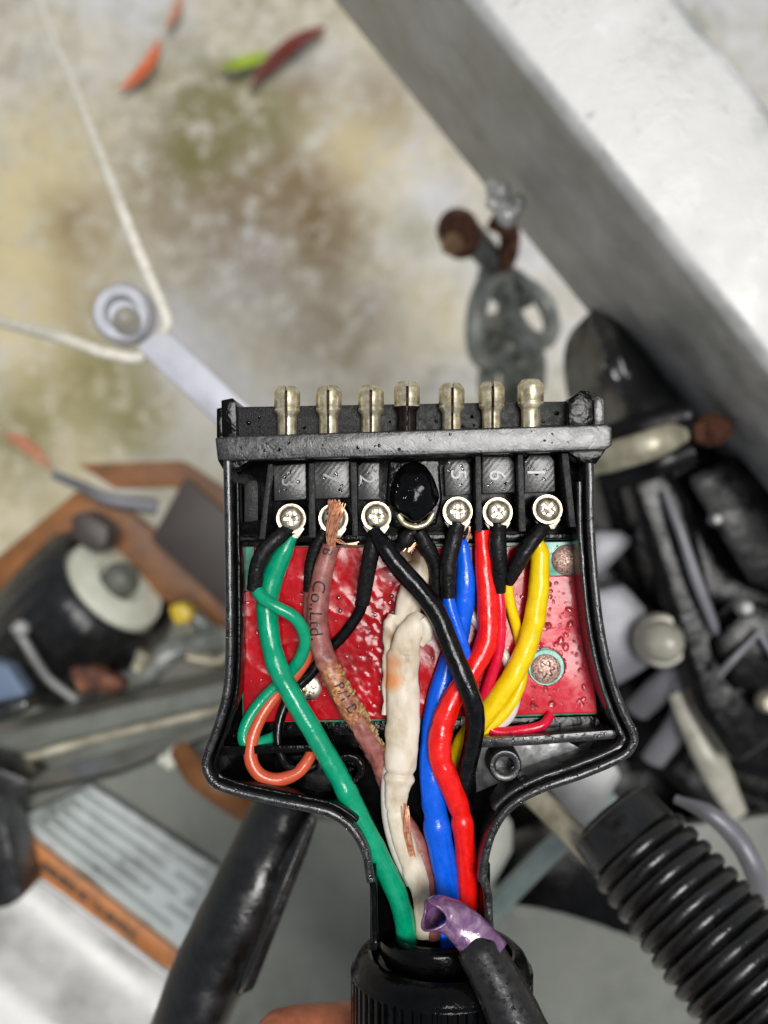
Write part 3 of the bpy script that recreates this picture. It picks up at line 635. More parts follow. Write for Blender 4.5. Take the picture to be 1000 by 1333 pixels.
def lip(name, P, d0, d1, h1, h0, mat, rough=.6, hf=None):
    """wall with rounded top following the outline, between two offsets"""
    V, Fc = [], []; n = len(P); w_ = abs(d1 - d0); sg = 1 if d1 > d0 else -1
    pr = [(0, h0 - h1), (0, -3), (.08, -1.2), (.25, -.2), (.5, 0), (.75, -.2), (.92, -1.2), (1, -3), (1, h0 - h1)]
    for i, p in enumerate(P):
        t = P[min(i + 1, n - 1)] - P[max(i - 1, 0)]; t.normalize(); nn = Vector((-t.y, t.x))
        hh = h1 + (hf(i / (n - 1)) if hf else 0)
        for a, b in pr:
            q = p + nn * (d0 + sg * a * w_); top = W(q.x, q.y, hh)
            jz = rough * noise.noise(Vector((q.x / 4, q.y / 4, a * 3))) if -3 <= b else 0
            V.append(Vector((top.x, top.y, rz(hh + b + jz) if b > -50 and a not in (0, 1) or b == -3 else rz(h0))))
    np_ = len(pr)
    for i in range(n - 1):
        for k in range(np_): Fc.append((i * np_ + k, i * np_ + (k + 1) % np_, (i + 1) * np_ + (k + 1) % np_, (i + 1) * np_ + k))
    Fc.append(tuple(range(np_))); Fc.append(tuple((n - 1) * np_ + k for k in range(np_)))
    return mesh(name, V, Fc, mat, plug)
Ls, Rs = smooth2(LO, 8), smooth2(RO, 8)
lip('outer_wall', Ls, 0, -11, 0, -92, rim_m); lip('inner_lip', Ls[2:int(len(Ls) * .80)], -15, -21, -4, -88, shell_m)
lip('outer_wall', Rs, 0, 11, 0, -92, rim_m); lip('inner_lip', Rs[2:int(len(Rs) * .80)], 16, 23, -3, -88, rim_m)
fl = [(p.x + 3, p.y) for p in Ls] + [(p.x - 3, p.y) for p in reversed(Rs)]
wprism('floor', fl, -78, -92, inner_m, plug, .3)
# front flange, skirt and end posts
fo = wprism('flange', [(280, 570), (300, 567.5), (790, 552), (797, 556), (797, 580), (788, 586), (300, 600), (283, 598)], 8, -100, rim_m, plug, 2.2, 3)
wprism('skirt', [(292, 530), (760, 522), (774, 552), (294, 568)], -22, -100, speck_m, plug, .8)
wprism('end_post', [(288, 521), (303, 518), (307, 524), (308, 568), (289, 568)], 0, -100, shell_m, plug, 1.2); wprism('end_post', [(282, 532), (289, 530), (290, 570), (282, 570)], -4, -100, shell_m, plug, 1.2)
wprism('end_post', [(740, 520), (756, 508), (768, 509), (772, 522), (774, 553), (740, 555)], 2, -100, shell_m, plug, 1.5); wprism('end_post', [(773, 520), (780, 515), (787, 520), (788, 552), (774, 553)], 0, -100, rim_m, plug, 1.2)
wprism('corner_gusset', [(283, 598), (330, 596), (306, 612), (291, 612)], -3, -90, shell_m, plug, 1.2); wprism('corner_gusset', [(790, 584), (740, 588), (760, 603), (776, 604)], -6, -90, shell_m, plug, 1.2)
# pins
def pin_half(sgn, name, cx, y0, mat, parent, whole=False, nmat=None):
    prof = [(0, 9), (.6, 11.5), (6, 15.6), (8, 16.6), (9, 17), (28, 17), (29, 16.4), (30.5, 16.4), (31.5, 17), (33, 17), (38, 13.2), (42, 12.6), (90, 12.6)]
    V, Fc = [], []; seg = 26 if not whole else 36; g = 1.8; hc = -9
    for (s_, r) in prof:
        c_ = W(cx, y0, hc); y = c_.y - s_ * U
        for k in range(seg):
            if whole: a = 2 * math.pi * k / seg; x, z = r * math.cos(a), r * math.sin(a)
            else:
                a = -math.pi / 2 + math.pi * k / (seg - 1); x, z = max(g, r * math.cos(a)), r * math.sin(a) * .999
                x *= sgn
            V.append(Vector((c_.x + x * U, y, c_.z + z * U)))
    n = len(prof)
    for i in range(n - 1):
        for k in range(seg): Fc.append((i * seg + k, i * seg + (k + 1) % seg, (i + 1) * seg + (k + 1) % seg, (i + 1) * seg + k))
    Fc.append(tuple(range(seg))); Fc.append(tuple((n - 1) * seg + k for k in range(seg)))
    o = mesh(name, V, Fc, mat, parent)
    if nmat:
        o.data.materials.append(nmat)
        yl = W(cx, y0 + 33, hc).y - origin_of(parent).y
        for p in o.data.polygons:
            if p.center.y < yl: p.material_index = 1
    return o
PX = [(371, 503), (425, 502), (480, 502), (530, 497), (585, 499), (637, 497), (691, 494)]
for i, (x, y) in enumerate(PX):
    if i < 6: lathe('slot_shade_core', W(x + (3 if i != 3 else 0), y + 6, -14), (0, -1, 0), [(0, 5 * U), (3 * U, 8 * U), (81 * U, 8 * U)], dirt_shade_m, plug, 16)  # near-black core stands in for the shade inside the pin slots
    if i == 6: pin_half(1, 'contact_pin', x, y, pin_m, plug, True)
    else:
        for sg in (1, -1):
            o = pin_half(sg, 'contact_pin', x + (3 if i != 3 else 0), y, pin_m, plug, nmat=dirt_shade_m if i == 3 else None)
            if i == 3: o['label'] = 'split contact pin half with a dark corroded neck'
# bays: tiles, numbers, ribs
wprism('bay_floor', [(300, 600), (770, 590), (764, 704), (305, 706)], -56, -80, inner_m, plug, .5)
m = M('number_highlight_plastic', .3, Specular_IOR_Level=.8); m.col(G(.09)).bmp(m.noise(2500), .00005, .6); num_m = m.m  # lighter than the tiles, painting highlights onto the raised digits
def num(ch_, cx, cy, size, h, rot=-90):
    me = text_mesh(ch_, size * U, 2.2 * U); bb = [v.co.copy() for v in me.vertices]
    mx = (max(v.x for v in bb) + min(v.x for v in bb)) / 2; my = (max(v.y for v in bb) + min(v.y for v in bb)) / 2
    for v in me.vertices: v.co = Matrix.Rotation(R(rot), 3, 'Z') @ Vector((v.co.x - mx, v.co.y - my, v.co.z))
    o = link('number', me, num_m, None)
    return o, W(cx, cy, h)
TL = [('3', 376, 628, [(356, 606), (398, 603), (399, 650), (357, 652)], 26), ('7', 432, 622, [(409, 601), (455, 600), (456, 648), (409, 650)], 34), ('2', 478, 624, [(466, 607), (472, 602), (494, 602), (494, 650), (466, 651)], 28),
      ('5', 597, 618, [(578, 606), (584, 598), (606, 598), (612, 606), (613, 643), (580, 646)], 30), ('6', 648, 619, [(628, 594), (663, 594), (670, 602), (671, 641), (628, 643)], 32), ('1', 698, 615, [(683, 600), (690, 592), (716, 592), (722, 600), (723, 640), (683, 642)], 34)]
for ch_, cx, cy, poly, size in TL:
    t_ = wprism('number_tile', poly, -32, -60, tile_m, plug, 1.6); t_['label'] = 'small raised tile embossed with a sideways ' + ch_
    o, p = num(ch_, cx, cy, size, -31.5); o.parent = t_; o.location = p - origin_of(t_)
t_ = wprism('blank_tile', [(318, 632), (324, 625), (334, 625), (336, 632), (336, 678), (318, 680)], -34, -60, speck_m, plug, 1.5)
for P in ([(349, 604), (355, 604), (345, 702), (337, 702)], [(402, 603), (409, 603), (411, 700), (402, 700)], [(456, 602), (464, 602), (466, 698), (459, 698)], [(619, 594), (626, 594), (628, 692), (620, 692)], [(674, 592), (681, 592), (685, 692), (676, 692)], [(731, 590), (740, 590), (750, 686), (742, 686)]):
    wprism('divider_rib', P, -8, -78, speck_m, plug, 1.1)
wprism('cross_lip', [(313, 698), (762, 694), (763, 702), (313, 706)], -44, -78, shell_m, plug, 1.5)
# centre boss, dome, brass crescent
wprism('centre_boss', [(506, 600), (572, 598), (576, 650), (568, 684), (514, 688), (502, 655)], -26, -78, shell_m, plug, 4, 3)
ellipsoid('dome', W(540, 642, -26), (31 * U, 40 * U, 27 * U), shell_m, plug, 48, 28, .12, 420)
pts = catmull([W(*p) for p in ((519, 670, -22), (526, 681, -20), (541, 686, -19), (556, 681, -20), (564, 669, -22))], 6)
V, Fc = tube_geo(pts, [4 * U] * len(pts), 10, 1, .3 * U, 2000); mesh('brass_crescent', V, Fc, pin_m, plug)
ellipsoid('screw_stub', W(541, 678, -24), (13 * U, 8 * U, 5 * U), pin_m, plug, 18, 10, .2, 2000)
# terminal screws: heightfield with a cross recess
def screw_mesh(rh, mode='cross', dome=6.5):
    V, Fc = [], []; RN, SN = 30, 64
    for i in range(RN + 1):
        r = rh * i / RN
        for k in range(SN):
            a = 2 * math.pi * k / SN; x, y = r * math.cos(a), r * math.sin(a); t = r / rh
            if mode == 'cross':
                if t < .76: z = dome * (1 - (t / .76) ** 4 * .7) 
                elif t < .82: z = dome * .3 * (1 - (t - .76) / .06) - .6 * ((t - .76) / .06)
                else: z = -.6 + 1.6 * min(1, (t - .82) / .05) - (2.2 if t > .97 else 0)
                ax_, ay_ = abs(x), abs(y); arm = rh * .15; ln = rh * .52
                def inside(u, v): return max(0, min(1, (arm - v) / (rh * .05) + .5)) * max(0, min(1, (ln - u) / (rh * .06) + .5))
                q = max(inside(ax_, ay_), inside(ay_, ax_)); dd = 5.5 * (1 - .35 * min(1, r / ln))
                z -= q * dd
            elif mode == 'torx':
                z = dome * (1 - t ** 3 * .8); rs = rh * (.42 + .13 * math.cos(6 * a)); z -= 5 * max(0, min(1, (rs - r) / (rh * .07) + .5))
            else: z = dome * (1 - t ** 3 * .85)
            V.append((x * U, y * U, z * U))
        if i == RN:
            for k in range(SN): V.append((rh * math.cos(2 * math.pi * k / SN) * U, rh * math.sin(2 * math.pi * k / SN) * U, -12 * U))
    for i in range(RN + 1):
        for k in range(SN): Fc.append((i * SN + k, i * SN + (k + 1) % SN, (i + 1) * SN + (k + 1) % SN, (i + 1) * SN + k))
    me = bpy.data.meshes.new('screw'); me.from_pydata(V, [], Fc); me.validate()
    bm = bmesh.new(); bm.from_mesh(me); bmesh.ops.remove_doubles(bm, verts=bm.verts, dist=1e-7); bmesh.ops.recalc_face_normals(bm, faces=bm.faces)
    for f in bm.faces: f.smooth = True
    bm.to_mesh(me); bm.free(); me.set_sharp_from_angle(angle=R(38)); return me
sm = screw_mesh(20)
def place(name, me, mat, px_, py_, h, rot, parent, tilt=(0, 0)):
    o = link(name, me, mat, parent, W(px_, py_, h) - origin_of(parent)); o.rotation_euler = (tilt[0], tilt[1], R(rot)); return o
SC = [(379, 675, 5, 0, 0), (434, 675, 35, 0, 0), (490, 672, 2, 0, 0), (596, 666, 0, 0, 0), (648, 667, 38, 0, 0), (713, 663, 48, -.1, .12)]
for x, y, a, tx, ty in SC:
    place('terminal_screw', sm, screw_m, x, y, -18, a, plug, (tx, ty))
    d = 1 if x > 400 else -1
    wprism('terminal_lug', [(x - 14, y - 6), (x + 14, y - 6), (x + 17, y + 14), (x + 9, y + 26), (x - 9, y + 26), (x - 17, y + 14)], -28, -33, screw_m, plug, 1)
    lathe('terminal_post', W(x, y, -60), (0, 0, 1), [(0, 15 * U), (26 * U, 15 * U)], dirt_shade_m, plug, 20)

# circuit board + red film
pcb = wprism('circuit_board', [(312, 712), (758, 705), (762, 706), (777, 926), (776, 930), (450, 940), (316, 940)], -60, -68, board_m, plug, .5)
Vi, V, Fc = {}, [], []
nx, ny = 230, 112
def fpt(i, j):
    v = j / ny; y0 = 712 + 218 * v; xl = 315 + 2 * v; xr = 759 + 18 * v; x = xl + (xr - xl) * i / nx; y = y0 + (11 * (1 - (x - 316) / 460)) * v - 2 * (x - 316) / 460
    for cx, cy, r in ((711, 868, 25), (398, 893, 20)):
        d = math.hypot(x - cx, y - cy)
        if abs(d - r) < 1.3: x, y = cx + (x - cx) / d * r, cy + (y - cy) / d * r
    return x, y
def cut(x, y):
    if math.hypot(x - 711, y - 868) < 24.3 or math.hypot(x - 398, y - 893) < 19.4: return True
    if x < 331 and y < 770: return True
    if x > 712 and y < 749 and (x - 712) ** 2 / 20 + 6 > (y - 712) ** 2 * 0 and (x - 706) > (y - 706) * .22: return True
    return False
for j in range(ny):
    for i in range(nx):
        c4 = [fpt(i, j), fpt(i + 1, j), fpt(i + 1, j + 1), fpt(i, j + 1)]; mx = sum(p[0] for p in c4) / 4; my = sum(p[1] for p in c4) / 4
        if cut(mx, my): continue
        f = []
        for (a, b), (x, y) in zip(((i, j), (i + 1, j), (i + 1, j + 1), (i, j + 1)), c4):
            if (a, b) not in Vi:
                wr = max(0, min(1, (640 - x) / 120)); q = Vector((x, y, 0))
                ridge = (1 - abs(noise.noise(q / 40))) ** 7 * .6 + noise.noise(q / 30) * .4
                rough_z = max(0, 1 - abs(x - 488) / 50) * max(0, min(1, (y - 740) / 50)) * (noise.noise(q / 8) * .9 + noise.noise(q / 3.2) * .4)
                h = -56.5 + noise.noise(q / 60) * .9 + wr * (ridge + rough_z) + max(0, (x - 640) / 140) * noise.noise(q / 45) * 1.2
                Vi[(a, b)] = len(V); V.append(W(x, y, h))
            f.append(Vi[(a, b)])
        Fc.append(f)
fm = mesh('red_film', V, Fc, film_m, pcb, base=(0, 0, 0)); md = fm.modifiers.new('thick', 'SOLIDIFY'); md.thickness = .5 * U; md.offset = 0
wprism('board_corner', [(706, 706), (759, 705), (762, 748), (716, 749)], -57.5, -60, boardlt_m, pcb, .3)
lathe('board_ring', W(711, 869, -60), (0, 0, 1), [(0, 24 * U), (2.6 * U, 24 * U), (2.6 * U, .00001)], boardlt_m, pcb, 40)
place('board_screw', screw_mesh(20, 'torx', 5), rustscrew_m, 711, 871, -55, 10, plug)
o = place('board_screw', screw_mesh(21, 'flat', 6), rustscrew_m, 739, 729, -55, 0, plug); o['label'] = 'rusty round screw head in the green corner of the board'
place('board_screw', screw_mesh(17, 'torx', 5), screw_m, 403, 895, -57, 10, plug)
for x, y in ((441, 778), (510, 776), (512, 797), (443, 795)):
    ellipsoid('solder_dot', W(x, y, -55), (3.2 * U, 3.2 * U, 3 * U), solder_m, pcb, 12, 8)
# lower compartment
wprism('step_bar', [(622, 962), (700, 958), (800, 950), (806, 955), (800, 962), (700, 970), (622, 974)], -22, -80, rim_m, plug, 1.2)
wprism('step_bar', [(284, 972), (400, 970), (430, 972), (432, 980), (400, 979), (290, 984)], -26, -80, shell_m, plug, 1.2)
wprism('board_ledge', [(316, 942), (776, 932), (790, 948), (300, 962)], -64, -80, shell_m, plug, 1.2)
for bx, by in ((652, 985), (455, 990)):
    b_ = lathe('screw_boss', W(bx, by, -78), (0, 0, 1), [(0, 24 * U), (50 * U, 22 * U), (53 * U, 20 * U), (53.5 * U, 16 * U), (52 * U, 12.5 * U), (14 * U, 11 * U), (14 * U, .00001)], rim_m if bx > 600 else shell_m, plug, 40)
wprism('boss_web', [(664, 1000), (672, 996), (681, 1010), (674, 1014)], -30, -80, rim_m, plug, 1); wprism('boss_web', [(440, 1004), (446, 1008), (436, 1024), (430, 1020)], -34, -80, shell_m, plug, 1)
wprism('floor_pad', [(618, 972), (740, 966), (756, 974), (620, 1032)], -66, -79, black_plastic('pad_plastic', .02, .25, .5, .00003, .8), plug, .8)
wprism('floor_pad', [(356, 985), (420, 982), (470, 1010), (410, 1040), (360, 1020)], -66, -79, inner_m, plug, .8)

# neck, collar, nut
V, Fc = [], []; sg = 36; yy = [1128, 1136, 1150, 1180, 1215, 1240]; Rn = [80, 80, 80, 79, 79, 79]
for thick in (0, 9):
    for y, r in zip(yy, Rn):
        c_ = W(560, y, -78 + 62); 
        for k in range(sg + 1):
            a = math.pi + math.pi * k / sg; V.append(Vector((c_.x + (r - thick) * U * math.cos(a), c_.y, rz(-24) + (r - thick) * U * math.sin(a) * .96)))
n1_ = len(yy) * (sg + 1)
for i in range(len(yy) - 1):
    for k in range(sg):
        a = i * (sg + 1) + k; Fc.append((a, a + 1, a + sg + 2, a + sg + 1)); b = a + n1_; Fc.append((b, b + sg + 1, b + sg + 2, b + 1))
for i in range(len(yy) - 1):
    for k in (0, sg):
        a = i * (sg + 1) + k; Fc.append((a, a + sg + 1, a + sg + 1 + n1_, a + n1_))
mesh('neck', V, Fc, shell_m, plug)
lip('neck_wall', smooth2([(477, 1140), (482, 1160), (483, 1200), (484, 1228)], 8), 0, -9, -6, -60, shell_m, 1.2); lip('neck_wall', smooth2([(634, 1140), (641, 1165), (642, 1185), (644, 1228)], 8), 0, 11, -6, -60, rim_m, 1.4)
cc = W(566, 1205, -75)
cyn = lambda y: (W(566, 1205, -75) - W(566, y, -75)).y
lathe('threaded_collar', W(566, 1210, -72), (0, -1, 0), [(0, 60 * U), (0, 72 * U), (3 * U, 76 * U), (8 * U, 77 * U), (26 * U, 77 * U), (28 * U, 73 * U), (34 * U, 73 * U), (37 * U, 79 * U), (43 * U, 79 * U), (46 * U, 74 * U), (52 * U, 74 * U), (100 * U, 74 * U), (100 * U, 60 * U), (0, 60 * U)], shell_m, plug, 64, cap=False)
nut = lathe('cable_nut', W(575, 1236, -70), (0, -1, 0), [(18 * U, 89.9 * U), (2 * U, 96.3 * U), (0, 100.6 * U), (2 * U, 107.0 * U), (10 * U, 115.6 * U), (22 * U, 121.4 * U), (24 * U, 122.0 * U), (26 * U, 124.1 * U), (28 * U, 124.7 * U), (31 * U, 122.0 * U), (180 * U, 122.0 * U), (200 * U, 107.0 * U), (240 * U, 74.9 * U), (245 * U, 53.5 * U)], shell_m, plug, 480,
            fn=lambda i, t: 1 + (.020 * (1 if math.sin(t * 60) > 0 else -1) if 9 <= i <= 10 else 0), cap=False)
for x0, x1, y_, t_ in ((585, 640, 1302, 8),):
    pass

# main cable out of the nut, down and away
o, _, _ = wtube('cable', [(575, 1380, -75), (575, 1500, -80), (590, 1700, -90), (680, 1950, -200), (900, 2200, -900)], [66, 62, 60, 60, 60], blk_m, None, 28, base=W(575, 1480, -140))
tag(o, 'thick black cable leaving the bottom of the cable nut', 'cable')

# ================================================================== WIRES
WG = 'insulated wires inside the open plug'
def wire(label, at, name='wire'): return thing(name, W(*at), label, 'wire', WG)
def strands(P, n, spread, r, parent, seed, fray=1.0, name='copper_strands'):
    random.seed(seed); V, Fc = [], []
    for k in range(n):
        ang = random.random() * 6.28; rad = spread * math.sqrt(random.random()); tw = random.uniform(.4, 1.6)
        pts = []
        for i, p in enumerate(P):
            t = i / (len(P) - 1); s_ = rad * (1 + fray * (1 - t) * random.uniform(.3, 1.2)) if i < len(P) - 1 else rad * .8
            a = ang + tw * t * 2
            pts.append(W(p[0] + math.cos(a) * s_ , p[1] + random.uniform(-2, 2) * (1 if i else 3), p[2] + math.sin(a) * s_ * .6))
        cp_ = catmull(pts, 5); v, f = tube_geo(cp_, [r * U] * len(cp_), 6); o_ = len(V); V += v; Fc += [tuple(i + o_ for i in q) for q in f]
    return mesh(name, V, Fc, copper_m, parent)

# thick green
w1 = wire('thick green wire running from the leftmost screw down into the neck', (378, 700, -40))
wtube('insulation', [(381, 697, -28), (368, 722, -32), (352, 762, -38), (348, 800, -36), (358, 858, -28), (380, 905, -20), (412, 960, -22), (442, 1012, -28), (470, 1068, -36), (496, 1120, -44), (516, 1162, -52), (527, 1200, -62), (530, 1240, -70)], [8, 12, 15, 14, 13.5, 13.5, 13.5, 14, 14, 14, 14, 13.5, 13.5], green_m, w1, 24, jit=.9 * U, jf=500, fn=lambda i, a: 1 + sum(-.09 * math.exp(-((i - q) / 1.1) ** 2) + .06 * math.exp(-((i - q - 2.6) / 1.4) ** 2) for q in (56, 30)) * (.6 + .4 * math.sin(a)))
# thin green
w2 = wire('thin green wire looping over the thick green one, with a black sleeve', (333, 770, -30))
wtube('insulation', [(332, 762, -22), (340, 777, -14), (358, 789, -10), (384, 804, -14), (397, 828, -24), (392, 855, -36), (372, 882, -44), (345, 908, -44), (324, 936, -40), (317, 960, -38), (326, 970, -38), (352, 962, -50), (362, 956, -58)], 8.2, green_m, w2, 18, jit=.2 * U)
wtube('heat_shrink_sleeve', [(378, 688, -24), (362, 700, -18), (345, 716, -14), (335, 738, -15), (331, 768, -20)], [9, 11, 11, 10.5, 10], sleeve_m, w2, 20, jit=.7 * U, jf=900)
# orange
w3 = wire('thin orange wire curling round in the lower left corner of the shell', (330, 990, -50))
wtube('insulation', [(404, 828, -46), (398, 858, -46), (380, 884, -46), (352, 914, -44), (332, 950, -36), (326, 985, -32), (338, 1008, -30), (362, 1015, -34), (388, 1005, -42), (404, 984, -50), (412, 962, -58)], [8, 8, 8, 8, 8.5, 9, 9, 9, 8.5, 8, 6], ora_m, w3, 18, jit=.3 * U)
# thin black left
w4 = wire('thin glossy black wire from the third screw, curling past the orange one', (470, 790, -50))
wtube('insulation', [(474, 778, -42), (466, 800, -44), (446, 828, -48), (424, 850, -50), (404, 878, -50), (380, 902, -48), (365, 935, -42), (362, 968, -38), (372, 994, -40), (392, 1003, -46), (412, 996, -54)], [7.5, 7.5, 7.5, 7, 7, 7, 6.5, 6.5, 6.5, 6, 6], blk_m, w4, 18)
wtube('heat_shrink_sleeve', [(490, 694, -22), (484, 716, -22), (478, 748, -30), (472, 786, -40)], [11, 11, 10.5, 9.5], sleeve_m, w4, 20, jit=.5 * U, jf=900)
# brown
w5 = wire('brown wire marked Co.,Ltd. with frayed copper end and damaged insulation', (430, 710, -40))
o, bp, brr = wtube('insulation', [(431, 710, -26), (422, 740, -26), (414, 785, -30), (415, 830, -32), (430, 872, -34), (452, 915, -36), (476, 955, -42), (494, 990, -52), (505, 1020, -60), (520, 1060, -60), (544, 1100, -60), (556, 1150, -64), (565, 1220, -70)], [11, 13, 14, 14, 14, 15, 14.5, 13, 12.5, 12, 12, 12, 12], brown_m, w5, 24, 10, jit=1.1 * U, jf=700, fn=lambda i, a: 1 + (.22 * noise.noise(Vector((i * .5, a * 2, 0))) if 34 < i < 80 else 0))
wrap_text('Co.,Ltd.', bp, brr, 46 * U, 25 * U, ink_m, w5, -.05); wrap_text('B', bp, brr, 4 * U, 18 * U, ink_m, w5, -.1); wrap_text('B/1 B', bp, brr, 190 * U, 20 * U, ink_m, w5, .25)
strands([(438, 655, 0), (436, 672, -4), (432, 692, -14), (431, 712, -24)], 60, 7.0, .75, w5, 5, .7)
strands([(432, 700, -18), (442, 704, -22), (452, 708, -26), (466, 707, -28)], 3, 3, .7, w5, 9, .5, 'stray_strands')
random.seed(11)
V, Fc = [], []   # crumbs of insulation peeling from its lower left side
for k in range(130):
    i = random.randint(40, 84); t, b, n = frames(bp)[i]; c_ = bp[i] + b * (brr[i] * -random.uniform(.7, 1.05)) + n * brr[i] * random.uniform(.1, .8); s_ = random.uniform(1.4, 4.2) * U
    c_ = bp[i] + (b * -1) * 0 + (c_ - bp[i]); o_ = len(V)
    for dx, dy, dz in ((1, 0, 0), (0, 1, 0), (-1, -.3, 0), (0, 0, 1.2), (.2, -1, .3), (0, 0, -1)): V.append(c_ + Vector((dx, dy, dz)) * s_)
    Fc += [tuple(o_ + j for j in f) for f in ((0, 1, 3), (1, 2, 3), (2, 4, 3), (4, 0, 3), (0, 1, 5), (1, 2, 5), (2, 4, 5), (4, 0, 5))]
m = M('peeled_plastic', .5); m.col(m.ramp(m.noise(1500), [(.35, srgb(150, 112, 70)), (.65, srgb(206, 186, 132))])); peel_m = m.m
o = mesh('peeled_crumbs', V, Fc, peel_m, w5); o['kind'] = 'stuff'
# short black sleeve under brown
w6 = wire('short black sleeve stub half hidden behind the top of the brown wire', (405, 740, -44))
wtube('heat_shrink_sleeve', [(424, 690, -34), (412, 712, -38), (405, 735, -42), (402, 770, -46)], [8, 9, 8.5, 7.5], sleeve_m, w6, 18)
wtube('insulation', [(402, 766, -46), (401, 795, -48), (404, 830, -48)], 6.5, brown_m, w6, 14)
# white scorched
w7 = wire('fat cream white wire, scorched, kinked and split open down the middle', (540, 740, -50))
def blobflat(v): return lambda i: v
wtube('insulation', [(556, 704, -44), (548, 728, -40), (541, 755, -38), (532, 785, -38), (524, 815, -40), (520, 842, -42)], [6, 13, 18, 17, 15, 10], cream_m, w7, 30, 10, .7, 2.6 * U, 330)
wtube('insulation', [(548, 800, -28), (541, 812, -22), (530, 832, -22), (525, 865, -24), (525, 910, -26), (524, 955, -30), (521, 1000, -34), (517, 1035, -38), (517, 1065, -40), (526, 1098, -46), (540, 1135, -52), (550, 1168, -58), (556, 1220, -66)], [8, 14, 18, 21, 22, 22, 20, 15, 12, 14, 15, 13.5, 13], cream_m, w7, 36, 12, .55, 2.0 * U, 330, fn=lambda i, a: 1 + sum(-.12 * math.exp(-((i - q) / 1.1) ** 2) + .06 * math.exp(-((i - q - 2.6) / 1.4) ** 2) for q in (74, 74, 92, 30)) * (.6 + .4 * math.sin(a)))
wtube('torn_edge', [(512, 800, -34), (507, 820, -32), (505, 850, -34), (503, 885, -34), (501, 930, -36)], [7, 9, 6, 5, 4], cream_m, w7, 14, 8, .8, 3.0 * U, 600)
wtube('torn_edge', [(549, 806, -20), (556, 815, -20), (556, 828, -22), (549, 840, -26)], [7, 8, 7, 4], cream_m, w7, 14, 8, .8, 1.0 * U, 500)
wtube('torn_edge', [(506, 985, -44), (503, 1030, -46), (506, 1070, -50), (517, 1110, -56), (535, 1150, -62)], [6, 7.5, 8, 8, 7], wht_m, w7, 14, 8, .9)
wtube('burnt_tip', [(528, 715, -36), (527, 722, -32), (530, 732, -30)], [7, 8, 9], cream_m, w7, 16, 8, .8, 1.2 * U, 600)
strands([(527, 1052, -29), (528, 1070, -31), (531, 1090, -36), (537, 1114, -42)], 14, 5.2, .9, w7, 21, .1)
strands([(556, 708, -30), (548, 700, -30), (536, 706, -32), (526, 722, -30)], 9, 6, 1.0, w7, 23, .5)
wtube('charred_lump', [(540, 692, -34), (528, 702, -32), (518, 716, -34)], [9, 11, 7], sleeve_m, w7, 16, 8, 1, 2.5 * U, 600)
# thick black crossing
w8 = wire('thick black wire crossing over the blue and red wires from the third screw', (500, 710, -30))
wtube('insulation', [(486, 690, -20), (500, 712, -12), (520, 738, -10), (548, 770, -8), (570, 800, -4), (588, 845, 0), (606, 888, 4), (618, 925, 0), (617, 960, -12), (608, 1000, -26), (604, 1035, -42), (608, 1080, -58), (606, 1150, -68), (600, 1220, -72)], [9, 12, 13, 13, 13, 13, 13, 13, 12.5, 12.5, 12, 12, 12, 12], blk_m, w8, 24, 8, jit=.8 * U, jf=600)
# sleeves near the centre
w9 = wire('stubby wrinkled black sleeve dropping from the black centre dome', (565, 730, -40))
wtube('heat_shrink_sleeve', [(545, 692, -24), (555, 710, -26), (566, 735, -32), (570, 770, -42), (572, 800, -50)], [9, 11, 10, 9, 7], sleeve_m, w9, 18, jit=1.2 * U, jf=600)
# blue thick
w10 = wire('thick blue wire with faint pale print, running down beside the red one', (603, 710, -40))
o, p10, r10 = wtube('insulation', [(602, 702, -30), (604, 722, -34), (606, 770, -38), (598, 825, -44), (582, 870, -46), (568, 920, -44), (562, 970, -40), (563, 1020, -40), (568, 1070, -44), (577, 1120, -50), (584, 1160, -56), (588, 1230, -66)], [6, 9, 13, 13, 14, 15, 15.5, 17, 17, 17, 16, 15], blue_m, w10, 26, 8, .8, 1.1 * U, 500, fn=lambda i, a: 1 + sum(-.09 * math.exp(-((i - q) / 1.1) ** 2) + .06 * math.exp(-((i - q - 2.6) / 1.4) ** 2) for q in (62, 63, 40)) * (.6 + .4 * math.sin(a)))
wrap_text('VCTF 7', p10, r10, 200 * U, 15 * U, paleink_m, w10, .3, flat=.8)
strands([(611, 690, -26), (609, 700, -28), (604, 710, -32)], 7, 2.5, .8, w10, 31, .6)
# blue thin
w11 = wire('thin blue wire under a black sleeve, twisted against the thick blue one', (583, 770, -30))
wtube('insulation', [(583, 768, -24), (586, 790, -22), (596, 820, -24), (605, 850, -28), (611, 885, -38), (614, 920, -52)], [8, 8, 8.5, 8.5, 8, 7], blue_m, w11, 18)
wtube('heat_shrink_sleeve', [(596, 682, -24), (590, 706, -20), (584, 736, -20), (583, 778, -24)], [10, 11.5, 11, 9.5], sleeve_m, w11, 20, jit=.9 * U, jf=700)
# red
w12 = wire('thick bright red wire bending across the blue one', (628, 700, -40))
wtube('insulation', [(628, 690, -30), (630, 730, -32), (635, 790, -32), (633, 836, -30), (615, 872, -26), (592, 906, -22), (576, 945, -20), (573, 985, -20), (586, 1020, -26), (600, 1060, -34), (606, 1110, -44), (609, 1160, -52), (610, 1230, -64)], [10, 12, 14, 14.5, 14, 14, 15, 15.5, 14.5, 14, 13.5, 13, 13], red_m, w12, 24, 10, .9, 1.0 * U, 500, fn=lambda i, a: 1 + sum(-.09 * math.exp(-((i - q) / 1.1) ** 2) + .06 * math.exp(-((i - q - 2.6) / 1.4) ** 2) for q in (60, 72, 90, 90)) * (.6 + .4 * math.sin(a)))
